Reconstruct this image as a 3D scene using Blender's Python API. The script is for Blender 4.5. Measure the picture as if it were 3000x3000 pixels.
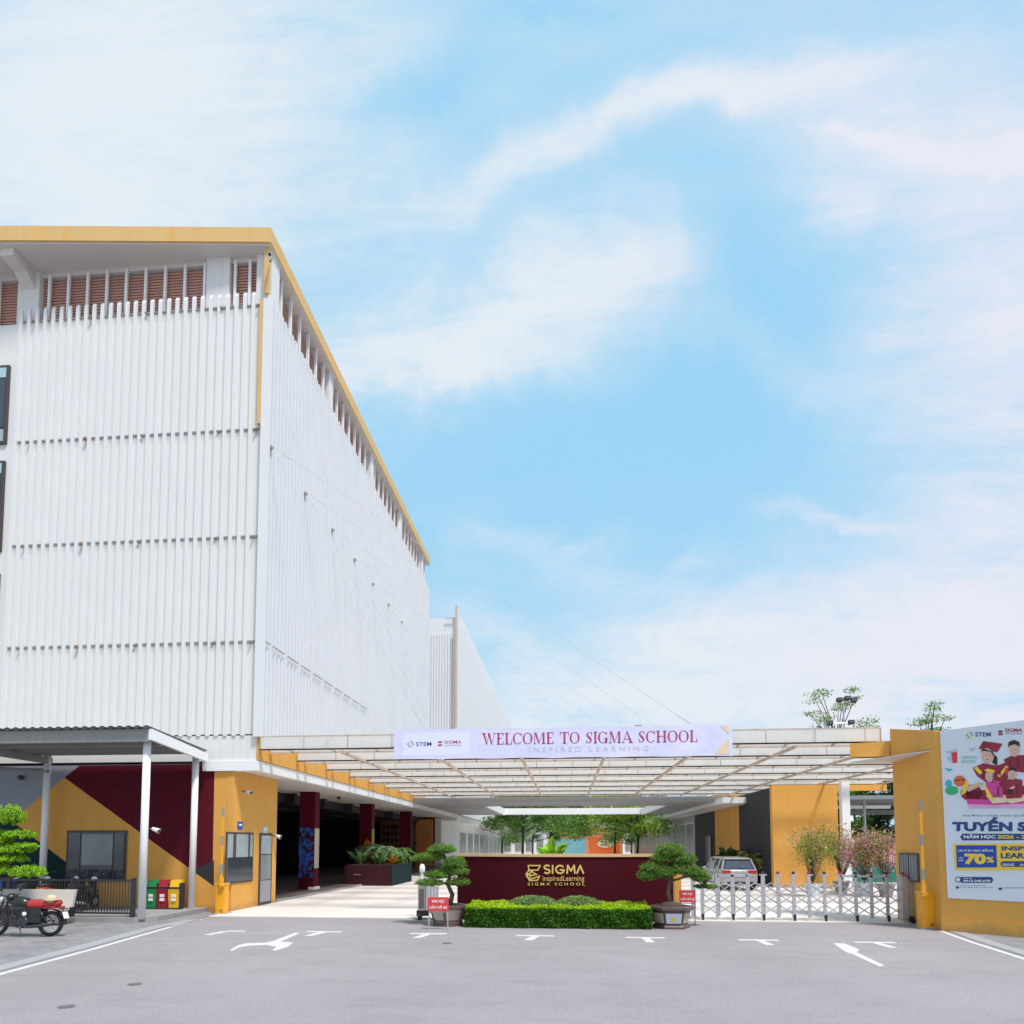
import bpy, bmesh, math, random
import numpy as np
from math import radians, sin, cos, tan, pi, atan, atan2, hypot, sqrt
from mathutils import Vector, Matrix
S = bpy.context.scene
for o in list(bpy.data.objects): bpy.data.objects.remove(o)
COL = S.collection
# ---------------------------------------------------------------- camera
F, CX, H, PITCH, YAW, HY = 1900., 1500., 2.3, radians(3.5), atan(160/1900), 2470.
CYP = HY - F*tan(PITCH)
cam = bpy.data.cameras.new('camera'); camo = bpy.data.objects.new('camera', cam); COL.objects.link(camo)
cam.sensor_width = 36; cam.lens = 36*F/3000; cam.shift_y = (CYP-1500)/3000
cam.clip_start = .1; cam.clip_end = 3000
camo.location = (0, 0, H); camo.rotation_euler = (radians(90)+PITCH, 0, YAW)
S.camera = camo
S.view_settings.view_transform = 'Standard'; S.view_settings.look = 'None'
S.view_settings.gamma = 1; S.view_settings.exposure = 0.7
S.render.engine = 'CYCLES'
# measuring helpers: photograph pixel (3000 px) -> direction, ground point, point on a plane
def ray(px, py):
    x = (px-CX)/F; z = -(py-CYP)/F; y = 1.
    y, z = y*cos(PITCH)-z*sin(PITCH), y*sin(PITCH)+z*cos(PITCH)
    return (x*cos(YAW)-y*sin(YAW), x*sin(YAW)+y*cos(YAW), z)
def G(px, py, z0=0.):
    r = ray(px, py); t = (z0-H)/r[2]; return (r[0]*t, r[1]*t)
def atY(px, py, Y):
    r = ray(px, py); t = Y/r[1]; return (r[0]*t, H+r[2]*t)
def atX(px, py, X):
    r = ray(px, py); t = X/r[0]; return (r[1]*t, H+r[2]*t)
# ---------------------------------------------------------------- world and sun
SUN_EL, SUN_AZ = radians(62), radians(200)
W = bpy.data.worlds.new('World'); S.world = W; W.use_nodes = True
nt = W.node_tree; nt.nodes.clear()
def N(t, **k):
    n = nt.nodes.new(t)
    for a, b in k.items(): setattr(n, a, b)
    return n
def _in(n, i, v):
    if v is None: return
    if hasattr(v, 'links'): nt.links.new(v, n.inputs[i])
    else: n.inputs[i].default_value = v
def M(op, a, b=None, c=None, clamp=False):
    n = N('ShaderNodeMath', operation=op, use_clamp=clamp); _in(n, 0, a); _in(n, 1, b); _in(n, 2, c)
    return n.outputs[0]
sky = N('ShaderNodeTexSky'); sky.sky_type = 'NISHITA'; sky.sun_disc = False
sky.sun_elevation = SUN_EL; sky.sun_rotation = SUN_AZ; sky.air_density = 1.0; sky.dust_density = .6; sky.ozone_density = 1.5
tc = N('ShaderNodeTexCoord'); sp = N('ShaderNodeSeparateXYZ'); nt.links.new(tc.outputs['Generated'], sp.inputs[0])
X_, Y_, Z_ = sp.outputs
yy = M('MAXIMUM', M('ABSOLUTE', Y_), .08)
u = M('DIVIDE', X_, yy); v = M('DIVIDE', Z_, yy)
# cloud-plane coordinates give wisps their perspective
zz = M('MAXIMUM', M('ADD', Z_, .12), .06)
cmb = N('ShaderNodeCombineXYZ'); _in(cmb, 0, M('DIVIDE', X_, zz)); _in(cmb, 1, M('DIVIDE', Y_, zz))
mp = N('ShaderNodeMapping'); nt.links.new(cmb.outputs[0], mp.inputs[0]); mp.inputs['Rotation'].default_value = (0, 0, radians(-28)); mp.inputs['Scale'].default_value = (.75, 1.5, 1); mp.inputs['Location'].default_value = (3.1, 1.7, 0)
def noise(vec, sc, det=6, rough=.55, dist=0.):
    n = N('ShaderNodeTexNoise'); nt.links.new(vec, n.inputs['Vector']); n.inputs['Scale'].default_value = sc
    n.inputs['Detail'].default_value = det; n.inputs['Roughness'].default_value = rough; n.inputs['Distortion'].default_value = dist
    return n.outputs['Fac']
n1 = noise(mp.outputs[0], .9, 8, .56, .9)
n2 = noise(mp.outputs[0], 4.2, 8, .62, .7)
mpu = N('ShaderNodeCombineXYZ'); _in(mpu, 0, u); _in(mpu, 1, v)
mps = N('ShaderNodeMapping'); nt.links.new(mpu.outputs[0], mps.inputs[0]); mps.inputs['Rotation'].default_value = (0, 0, radians(-20)); mps.inputs['Scale'].default_value = (1.3, 4.6, 1)
n3 = noise(mps.outputs[0], 1.5, 9, .62, 1.1); n4 = noise(mps.outputs[0], 5.5, 7, .65, 1.4)
wob = noise(tc.outputs['Generated'], 3.0, 5, .6, .3); wob2 = noise(tc.outputs['Generated'], 4.1, 5, .6, .6)
uu = M('ADD', u, M('MULTIPLY', M('SUBTRACT', wob, .5), .34)); vv = M('ADD', v, M('MULTIPLY', M('SUBTRACT', wob2, .5), .30))
def patch(cx, cy, rx, ry, rot, amp, sharp=1.0):      # centre and radii in photo pixels, turned into direction space
    r = ray(cx, cy); cu, cv = r[0]/r[1], r[2]/r[1]
    du = M('SUBTRACT', uu, cu); dv = M('SUBTRACT', vv, cv); a = radians(rot)
    p = M('DIVIDE', M('ADD', M('MULTIPLY', du, cos(a)), M('MULTIPLY', dv, sin(a))), rx/F)
    q = M('DIVIDE', M('SUBTRACT', M('MULTIPLY', dv, cos(a)), M('MULTIPLY', du, sin(a))), ry/F)
    d = M('ADD', M('POWER', M('ABSOLUTE', p), 2), M('POWER', M('ABSOLUTE', q), 2))
    return M('MULTIPLY', M('EXPONENT', M('MULTIPLY', d, -sharp)), amp)
PATCHES = [(250, 250, 950, 520, 5, 1.15), (500, 650, 750, 260, 8, .8), (1480, 900, 520, 220, 14, 1.25), (1900, 800, 160, 200, 30, .4), (1250, 1050, 620, 130, 3, .8), (1600, 470, 560, 90, 22, .75), (2250, 210, 420, 80, 12, .7), (1600, 60, 260, 60, 0, -.35), (1250, 250, 260, 110, 30, -.35), (2250, 900, 260, 420, 0, -.30), (2700, 350, 520, 420, -20, .7), (2830, 420, 260, 60, -18, .4),
           (2950, 1150, 480, 560, 10, 1.15), (2880, 430, 200, 30, -16, .9), (2650, 370, 190, 24, -18, .8), (2480, 620, 60, 110, -30, .5), (2300, 1040, 330, 90, -25, .35), (2500, 1900, 1100, 260, 0, 1.1), (1900, 2050, 900, 190, 0, .9), (1650, 1630, 330, 60, -8, .42), (2450, 1510, 230, 40, -12, .45), (1550, 80, 900, 140, 0, .25), (900, 1150, 260, 400, 0, .3)]
acc = None
for p_ in PATCHES:
    g = patch(*p_); acc = g if acc is None else M('ADD', acc, g)
elsewhere = M('MULTIPLY', M('SUBTRACT', .35, Y_, clamp=True), 1.6, clamp=True)   # behind the viewer: broken cloud from noise alone
acc = M('ADD', acc, M('MULTIPLY', elsewhere, .55))
wisp = M('ADD', M('ADD', M('MULTIPLY', n1, .45), M('MULTIPLY', n2, .25)), M('ADD', M('MULTIPLY', n3, .5), M('MULTIPLY', n4, .25)))     # about .69 mean
cl = M('MULTIPLY', acc, M('MULTIPLY', M('SUBTRACT', wisp, .40), 2.6))
cl = M('ADD', cl, M('MULTIPLY', M('SUBTRACT', n1, .50, clamp=True), .9))
low = M('SUBTRACT', 1., M('MULTIPLY', Z_, 2.3), clamp=True)
cl = M('ADD', cl, M('MULTIPLY', M('POWER', low, 2.), .22))
mr = N('ShaderNodeMapRange', interpolation_type='SMOOTHSTEP'); _in(mr, 0, cl); mr.inputs[1].default_value = -.25; mr.inputs[2].default_value = 1.25; mr.inputs[3].default_value = .0; mr.inputs[4].default_value = .95
def mixc(f, a, b, bt='MIX'):
    n = N('ShaderNodeMix', data_type='RGBA', blend_type=bt); n.clamp_result = False
    for i, val in ((0, f), (6, a), (7, b)):
        if hasattr(val, 'links'): nt.links.new(val, n.inputs[i])
        else: n.inputs[i].default_value = val
    return n.outputs[2]
K = 1.0
base = mixc(.93, sky.outputs[0], (1.95*K, 4.15*K, 5.85*K, 1))
pink = mixc(M('MULTIPLY', M('ADD', u, .05, clamp=True), .8, clamp=True), (4.95*K, 5.30*K, 5.6*K, 1), (5.25*K, 5.0*K, 5.6*K, 1))
full = mixc(mr.outputs[0], base, pink)
bg = N('ShaderNodeBackground'); bg.inputs[1].default_value = .1; nt.links.new(full, bg.inputs[0])
wo = N('ShaderNodeOutputWorld'); nt.links.new(bg.outputs[0], wo.inputs[0])
sl = bpy.data.lights.new('sun', 'SUN'); sl.energy = 2.5; sl.angle = radians(9); sl.color = (1, .955, .90)
so = bpy.data.objects.new('sun', sl); COL.objects.link(so)
# sun stands behind the viewer and to the right, high
sd = Vector((sin(SUN_AZ)*cos(SUN_EL), cos(SUN_AZ)*cos(SUN_EL), sin(SUN_EL)))
sd = Vector((0.70*cos(SUN_EL), -0.714*cos(SUN_EL), sin(SUN_EL)))
so.rotation_euler = sd.to_track_quat('Z', 'Y').to_euler(); so.location = (0, -20, 60)
sky.sun_rotation = atan2(sd.x, sd.y)
# ---------------------------------------------------------------- materials
def srgb(r, g, b):
    f = lambda c: (c/255/12.92 if c/255 <= .04045 else ((c/255+.055)/1.055)**2.4)
    return (f(r), f(g), f(b), 1)
MATS = {}
def mat(name, col, rough=.6, var=.08, sc=3., metal=0., bump=0., bsc=40., streak=None, st=.3, island=0., transl=0., coat=0., spec=.5, streak_s=(2.2, 2.2, .12), lo=.56, speck=0.):
    m = bpy.data.materials.new(name); m.use_nodes = True; t = m.node_tree; p = t.nodes['Principled BSDF']; L = t.links
    p.inputs['Roughness'].default_value = rough; p.inputs['Metallic'].default_value = metal; p.inputs['Specular IOR Level'].default_value = spec
    if coat: p.inputs['Coat Weight'].default_value = coat
    geo = t.nodes.new('ShaderNodeNewGeometry'); tcn = t.nodes.new('ShaderNodeTexCoord')
    def no(s, det=5, vec=None, r=.6):
        n = t.nodes.new('ShaderNodeTexNoise'); n.inputs['Scale'].default_value = s; n.inputs['Detail'].default_value = det; n.inputs['Roughness'].default_value = r
        L.new(vec or tcn.outputs['Object'], n.inputs['Vector']); return n.outputs['Fac']
    def mul(c, f, k):     # c * (1 + k*(f-.5)*2)
        a = t.nodes.new('ShaderNodeMath'); a.operation = 'MULTIPLY_ADD'; L.new(f, a.inputs[0]); a.inputs[1].default_value = 2*k; a.inputs[2].default_value = 1-k
        vm = t.nodes.new('ShaderNodeVectorMath'); vm.operation = 'SCALE'
        if hasattr(c, 'links'): L.new(c, vm.inputs[0])
        else: vm.inputs[0].default_value = c[:3]
        L.new(a.outputs[0], vm.inputs['Scale']); return vm.outputs[0]
    c = mul(col, no(sc), var*1.6)
    if speck: c = mul(c, no(bsc*3, 2), speck)
    if island: c = mul(c, geo.outputs['Random Per Island'], island)
    if streak:
        mp_ = t.nodes.new('ShaderNodeMapping'); mp_.inputs['Scale'].default_value = streak_s; L.new(tcn.outputs['Object'], mp_.inputs[0])
        r_ = t.nodes.new('ShaderNodeMapRange'); L.new(no(1.6, 7, mp_.outputs[0], .7), r_.inputs[0]); r_.inputs[1].default_value = lo; r_.inputs[2].default_value = lo+.24; r_.inputs[4].default_value = st
        mx = t.nodes.new('ShaderNodeMix'); mx.data_type = 'RGBA'; L.new(r_.outputs[0], mx.inputs[0]); L.new(c, mx.inputs[6]); mx.inputs[7].default_value = streak; c = mx.outputs[2]
    L.new(c, p.inputs['Base Color'])
    if bump:
        b = t.nodes.new('ShaderNodeBump'); b.inputs['Strength'].default_value = bump; b.inputs['Distance'].default_value = .02; L.new(no(bsc, 4), b.inputs['Height']); L.new(b.outputs[0], p.inputs['Normal'])
    if transl:
        tr = t.nodes.new('ShaderNodeBsdfTranslucent'); L.new(c, tr.inputs[0]); ms = t.nodes.new('ShaderNodeMixShader'); ms.inputs[0].default_value = transl
        L.new(p.outputs[0], ms.inputs[1]); L.new(tr.outputs[0], ms.inputs[2]); L.new(ms.outputs[0], t.nodes['Material Output'].inputs[0])
    MATS[name] = m; return m
def glassy(name, col, rough=.08):
    return mat(name, col, rough, .15, 1.2, spec=.9)
RUST = (.30, .17, .09, 1); GRIME = (.36, .33, .29, 1)
mat('asphalt', (.290, .264, .273, 1), .9, .16, .22, bump=.5, bsc=7, speck=.28, streak=(.215, .195, .202, 1), st=.55, streak_s=(.35, .9, 1), lo=.5)
mat('paving', (.68, .61, .565, 1), .75, .07, .5, bump=.1, speck=.06, streak=(.40, .35, .31, 1), st=.55, streak_s=(.35, 1.6, 1), lo=.52)
mat('kerb', (.34, .335, .355, 1), .8, .08, 2, bump=.2, speck=.08)
mat('concrete', (.30, .29, .29, 1), .85, .1, 1.5, bump=.3, streak=(.18, .16, .14, 1), st=.5)
mat('road_paint', (.60, .585, .56, 1), .8, .12, 4, bsc=20, speck=.25, streak=(.30, .28, .285, 1), st=.8, streak_s=(6, 6, 1), lo=.54)
mat('white_wall', (.73, .725, .715, 1), .6, .03, .8, streak=(.56, .48, .38, 1), st=.34, streak_s=(3.5, 3.5, .18), lo=.52)
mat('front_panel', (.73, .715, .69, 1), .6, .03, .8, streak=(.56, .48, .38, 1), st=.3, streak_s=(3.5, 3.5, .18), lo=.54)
mat('side_panel', (.56, .56, .58, 1), .6, .04, .5, streak=(.42, .37, .32, 1), st=.4, streak_s=(2.0, 1.0, .2), lo=.55)  # white panel darkened to paint shade between the fins, so the ribs show
mat('cable', (.50, .48, .48, 1), .5)
mat('cover', (.15, .14, .145, 1), .8, .1, 8)
mat('white_fin', (.74, .745, .76, 1), .5, .02, .8, streak=(.66, .60, .52, 1), st=.25, streak_s=(3, 3, .25), lo=.58)
mat('white_side', (.72, .725, .745, 1), .5, .03, .5, streak=(.52, .48, .44, 1), st=.3, streak_s=(2.0, 1.0, .2), lo=.58)
mat('white_trim', (.82, .82, .83, 1), .5, .03, 1.)
mat('soffit', (.66, .62, .58, 1), .7, .05, .5)
mat('yellow_wall', (.71, .365, .085, 1), .75, .06, .8, bump=.25, bsc=30, speck=.05, streak=(.50, .24, .06, 1), st=.35, streak_s=(1.6, 1.6, .22), lo=.52, spec=.2)
mat('yellow_trim', (.68, .44, .17, 1), .6, .05, 1., streak=(.72, .36, .06, 1), st=.7, streak_s=(1.6, 1.6, .05), lo=.48)
mat('cabinet_yellow', (.85, .38, .01, 1), .4, .04, 2, coat=.3)
mat('maroon', (.095, .006, .016, 1), .75, .08, 1.2, bump=.05, spec=.15)
mat('planter_maroon', (.040, .009, .014, 1), .7, .1, 1.2, spec=.2)
mat('maroon_sign', (.058, .0028, .0085, 1), .7, .08, 1.2, spec=.12)
mat('charcoal', (.040, .038, .044, 1), .7, .1, 1, spec=.2)
mat('grey_paint', (.26, .28, .33, 1), .6, .06, 1)
mat('teal_dark', (.008, .032, .036, 1), .7, .1, 1, spec=.15)
mat('dark_inside', (.012, .011, .016, 1), .8, .2, 1)  # near-black walls: the colonnade's inner shade is put into the colour
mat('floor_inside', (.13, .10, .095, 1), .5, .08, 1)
mat('pink_louver', (.50, .27, .215, 1), .6, .05, 1)
mat('rust', RUST, .8, .2, 8)
mat('dark_metal', (.030, .032, .042, 1), .45, .1, 3)
mat('grey_metal', (.38, .39, .42, 1), .4, .06, 3, metal=.25)
mat('silver', (.50, .50, .53, 1), .33, .05, 5, metal=.45, streak=(.4, .33, .28, 1), st=.3, lo=.6)
mat('chrome', (.75, .75, .78, 1), .12, .02, 3, metal=.9)
mat('beam_white', (.88, .865, .84, 1), .6, .05, 1.5, streak=(.60, .47, .36, 1), st=.45, streak_s=(1.4, 2, 1.1), lo=.57, transl=.4)
mat('slat_panel', (.86, .84, .81, 1), .6, .05, 1.5, streak=(.6, .48, .36, 1), st=.4, streak_s=(1.4, 2, 1.1), lo=.57, transl=.65)
mat('purlin', (.56, .46, .38, 1), .7, .12, 3, streak=(.36, .22, .13, 1), st=.6, streak_s=(2, 2, 2), lo=.48)
mat('slab_grey', (.36, .36, .37, 1), .7, .06, 1)
mat('canopy_roof', (.28, .28, .27, 1), .6, .06, 2, streak=(.3, .28, .26, 1), st=.4)
mat('frame_brown', (.065, .050, .052, 1), .5, .1, 3)
glassy('glass_light', (.36, .42, .43, 1)); glassy('glass_dark', (.035, .045, .055, 1)); mat('glass_mid', (.22, .25, .25, 1), .3, .3, 1.2, spec=.6)
glassy('car_glass', (.05, .08, .13, 1)); mat('blind', (.50, .56, .56, 1), .6, .03, 2)
mat('bin_green', (.01, .23, .055, 1), .45, .05, 3); mat('bin_red', (.30, .006, .02, 1), .45, .05, 3); mat('bin_yellow', (.72, .40, .012, 1), .45, .05, 3)
mat('white_paint', (.80, .80, .80, 1), .45, .03, 3)
mat('stone_bench', (.52, .48, .44, 1), .8, .06, 5, bump=.2)
mat('bike_red', (.42, .008, .012, 1), .3, .05, 3, coat=.6); mat('bike_black', (.012, .012, .015, 1), .35, .1, 3, coat=.3)
mat('rubber', (.016, .016, .018, 1), .8, .1, 8); mat('leather', (.02, .018, .018, 1), .55, .1, 8)
mat('straw', (.62, .48, .30, 1), .7, .1, 8); mat('orange_paint', (.62, .10, .01, 1), .5, .1, 3); mat('blue_paint', (.015, .07, .42, 1), .5, .1, 3)
mat('lamp_red', (.45, .02, .015, 1), .3, .1, 8)
mat('gold', (.74, .52, .15, 1), .35, .08, 4, metal=.35)
mat('cap_gold', (.62, .40, .20, 1), .5, .06, 3)
mat('bark', (.10, .075, .055, 1), .9, .2, 8, bump=.5); mat('bark_dark', (.035, .028, .024, 1), .9, .2, 8)
def leaf(name, c, isl=.6, tr=.3): mat(name, c, .55, .28, 1.6, island=isl, transl=tr, spec=.35)
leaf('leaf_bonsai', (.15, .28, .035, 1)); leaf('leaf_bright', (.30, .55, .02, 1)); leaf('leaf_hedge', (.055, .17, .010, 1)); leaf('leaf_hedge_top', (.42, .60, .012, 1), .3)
leaf('leaf_mound', (.26, .38, .12, 1)); leaf('leaf_tree', (.13, .26, .05, 1)); leaf('leaf_yellow', (.26, .40, .05, 1)); leaf('leaf_dark', (.03, .075, .02, 1)); leaf('leaf_lime', (.30, .55, .03, 1)); leaf('leaf_grey', (.20, .30, .13, 1))
leaf('leaf_pale', (.22, .34, .12, 1)); leaf('flower_pink', (.70, .33, .42, 1), .3); leaf('flower_peach', (.75, .38, .25, 1), .3); leaf('leaf_olive', (.30, .30, .06, 1)); leaf('flower_orange', (.65, .22, .02, 1), .3)
mat('soil', (.07, .05, .035, 1), .95, .2, 10)
mat('pot_brown', (.105, .065, .062, 1), .4, .12, 4, coat=.2); mat('pot_cream', (.52, .45, .37, 1), .5, .06, 4); mat('pot_grey', (.30, .28, .28, 1), .6, .1, 5); mat('pot_white', (.66, .70, .78, 1), .5, .05, 4)
mat('sign_red', (.62, .045, .05, 1), .5, .05, 4)
mat('car_paint', (.42, .40, .41, 1), .25, .03, 2, metal=.3, coat=.5)
mat('banner', (.66, .66, .90, 1), .6, .05, .8, bump=.9, bsc=2.2, streak=(.80, .76, .92, 1), st=.8, streak_s=(.5, 1, 1.), lo=.45); mat('banner_panel', (.74, .75, .94, 1), .6, .02, 1)
mat('text_maroon', (.42, .05, .16, 1), .6, .05, 3); mat('text_pale', (.60, .56, .66, 1), .6, .02, 3); mat('text_navy', (.01, .055, .22, 1), .5, .05, 3); mat('text_yellow', (.85, .58, .03, 1), .5, .03, 3)
mat('poster_base', (.66, .71, .79, 1), .5, .03, .7); mat('box_blue', (.008, .065, .36, 1), .5, .05, 3); mat('skin', (.66, .42, .32, 1), .6, .04, 5); mat('hair', (.02, .015, .015, 1), .6, .1, 5)
mat('gown', (.27, .015, .045, 1), .6, .45, 2.5); mat('fold', (.14, .008, .03, 1), .6, .2, 5); mat('magenta', (.62, .05, .30, 1), .6, .1, 3); mat('peach', (.80, .62, .42, 1), .6, .05, 3); mat('ball', (.68, .13, .03, 1), .5, .1, 5); mat('pale_blue', (.38, .55, .62, 1), .6, .1, 4); mat('cyan', (.05, .42, .55, 1), .6, .1, 4); mat('green_print', (.04, .42, .16, 1), .6, .1, 4); mat('magenta_pale', (.72, .38, .62, 1), .6, .1, 3)
mat('navy_mural', (.03, .07, .32, 1), .6, .3, 6); mat('blue_mural', (.03, .13, .50, 1), .6, .3, 9)
mat('shelf_wood', (.23, .085, .035, 1), .6, .15, 5); mat('orange_wall', (.55, .21, .06, 1), .6, .06, 1); mat('far_orange', (.62, .26, .12, 1), .7, .15, .8); mat('far_blue', (.16, .38, .46, 1), .7, .2, .6); mat('far_grey', (.38, .40, .42, 1), .8, .08, .3); mat('far_white', (.72, .75, .80, 1), .8, .04, .2)
mat('fence_teal', (.015, .15, .12, 1), .5, .1, 2); mat('shed_grey', (.22, .24, .26, 1), .6, .08, 1)
def band_stain(m, zs):        # dirt that has run down below each rail, in metres of object height
    t = m.node_tree; p = t.nodes['Principled BSDF']; src = p.inputs['Base Color'].links[0].from_socket
    tcn = t.nodes.new('ShaderNodeTexCoord'); sx = t.nodes.new('ShaderNodeSeparateXYZ'); t.links.new(tcn.outputs['Object'], sx.inputs[0])
    nz_ = t.nodes.new('ShaderNodeTexNoise'); nz_.inputs['Scale'].default_value = 2.6; nz_.inputs['Detail'].default_value = 4; mpn = t.nodes.new('ShaderNodeMapping'); mpn.inputs['Scale'].default_value = (1, 1, .05); t.links.new(tcn.outputs['Object'], mpn.inputs[0]); t.links.new(mpn.outputs[0], nz_.inputs['Vector'])
    out = None
    for z in zs:
        a = t.nodes.new('ShaderNodeMapRange'); t.links.new(sx.outputs[2], a.inputs[0]); a.inputs[1].default_value = z-.42; a.inputs[2].default_value = z-.02; a.clamp = True
        b = t.nodes.new('ShaderNodeMath'); b.operation = 'LESS_THAN'; t.links.new(sx.outputs[2], b.inputs[0]); b.inputs[1].default_value = z+.04
        c = t.nodes.new('ShaderNodeMath'); c.operation = 'MULTIPLY'; t.links.new(a.outputs[0], c.inputs[0]); t.links.new(b.outputs[0], c.inputs[1])
        if out is None: out = c.outputs[0]
        else:
            d = t.nodes.new('ShaderNodeMath'); d.operation = 'MAXIMUM'; t.links.new(out, d.inputs[0]); t.links.new(c.outputs[0], d.inputs[1]); out = d.outputs[0]
    # keep only the strongest band: bands below would saturate, so gate each by its own ceiling above
    e = t.nodes.new('ShaderNodeMath'); e.operation = 'POWER'; t.links.new(out, e.inputs[0]); e.inputs[1].default_value = 1.1
    f = t.nodes.new('ShaderNodeMath'); f.operation = 'MULTIPLY'; t.links.new(e.outputs[0], f.inputs[0]); t.links.new(nz_.outputs['Fac'], f.inputs[1])
    x = t.nodes.new('ShaderNodeMix'); x.data_type = 'RGBA'; t.links.new(f.outputs[0], x.inputs[0]); t.links.new(src, x.inputs[6]); x.inputs[7].default_value = (.30, .27, .24, 1); t.links.new(x.outputs[2], p.inputs['Base Color'])
band_stain(MATS['front_panel'], (16.75, 12.9, 9.2, 21.3))
def base_dirt(m, col, top=.55):       # splash dirt with its own uneven outline near the foot of a wall
    t = m.node_tree; p = t.nodes['Principled BSDF']; src = p.inputs['Base Color'].links[0].from_socket
    tcn = t.nodes.new('ShaderNodeTexCoord'); sx = t.nodes.new('ShaderNodeSeparateXYZ'); t.links.new(tcn.outputs['Object'], sx.inputs[0]); nz_ = t.nodes.new('ShaderNodeTexNoise'); nz_.inputs['Scale'].default_value = 2.2; nz_.inputs['Detail'].default_value = 8; nz_.inputs['Roughness'].default_value = .7; t.links.new(tcn.outputs['Object'], nz_.inputs['Vector'])
    a = t.nodes.new('ShaderNodeMapRange'); t.links.new(sx.outputs[2], a.inputs[0]); a.inputs[1].default_value = top; a.inputs[2].default_value = 0.; a.inputs[3].default_value = -.35; a.inputs[4].default_value = .35
    b = t.nodes.new('ShaderNodeMath'); b.operation = 'ADD'; t.links.new(a.outputs[0], b.inputs[0]); t.links.new(nz_.outputs['Fac'], b.inputs[1])
    c = t.nodes.new('ShaderNodeMapRange'); t.links.new(b.outputs[0], c.inputs[0]); c.inputs[1].default_value = .5; c.inputs[2].default_value = .85; c.inputs[4].default_value = .55
    x = t.nodes.new('ShaderNodeMix'); x.data_type = 'RGBA'; t.links.new(c.outputs[0], x.inputs[0]); t.links.new(src, x.inputs[6]); x.inputs[7].default_value = col; t.links.new(x.outputs[2], p.inputs['Base Color'])
base_dirt(MATS['yellow_wall'], (.30, .19, .10, 1)); base_dirt(MATS['white_trim'], (.40, .36, .32, 1), .35)
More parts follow.
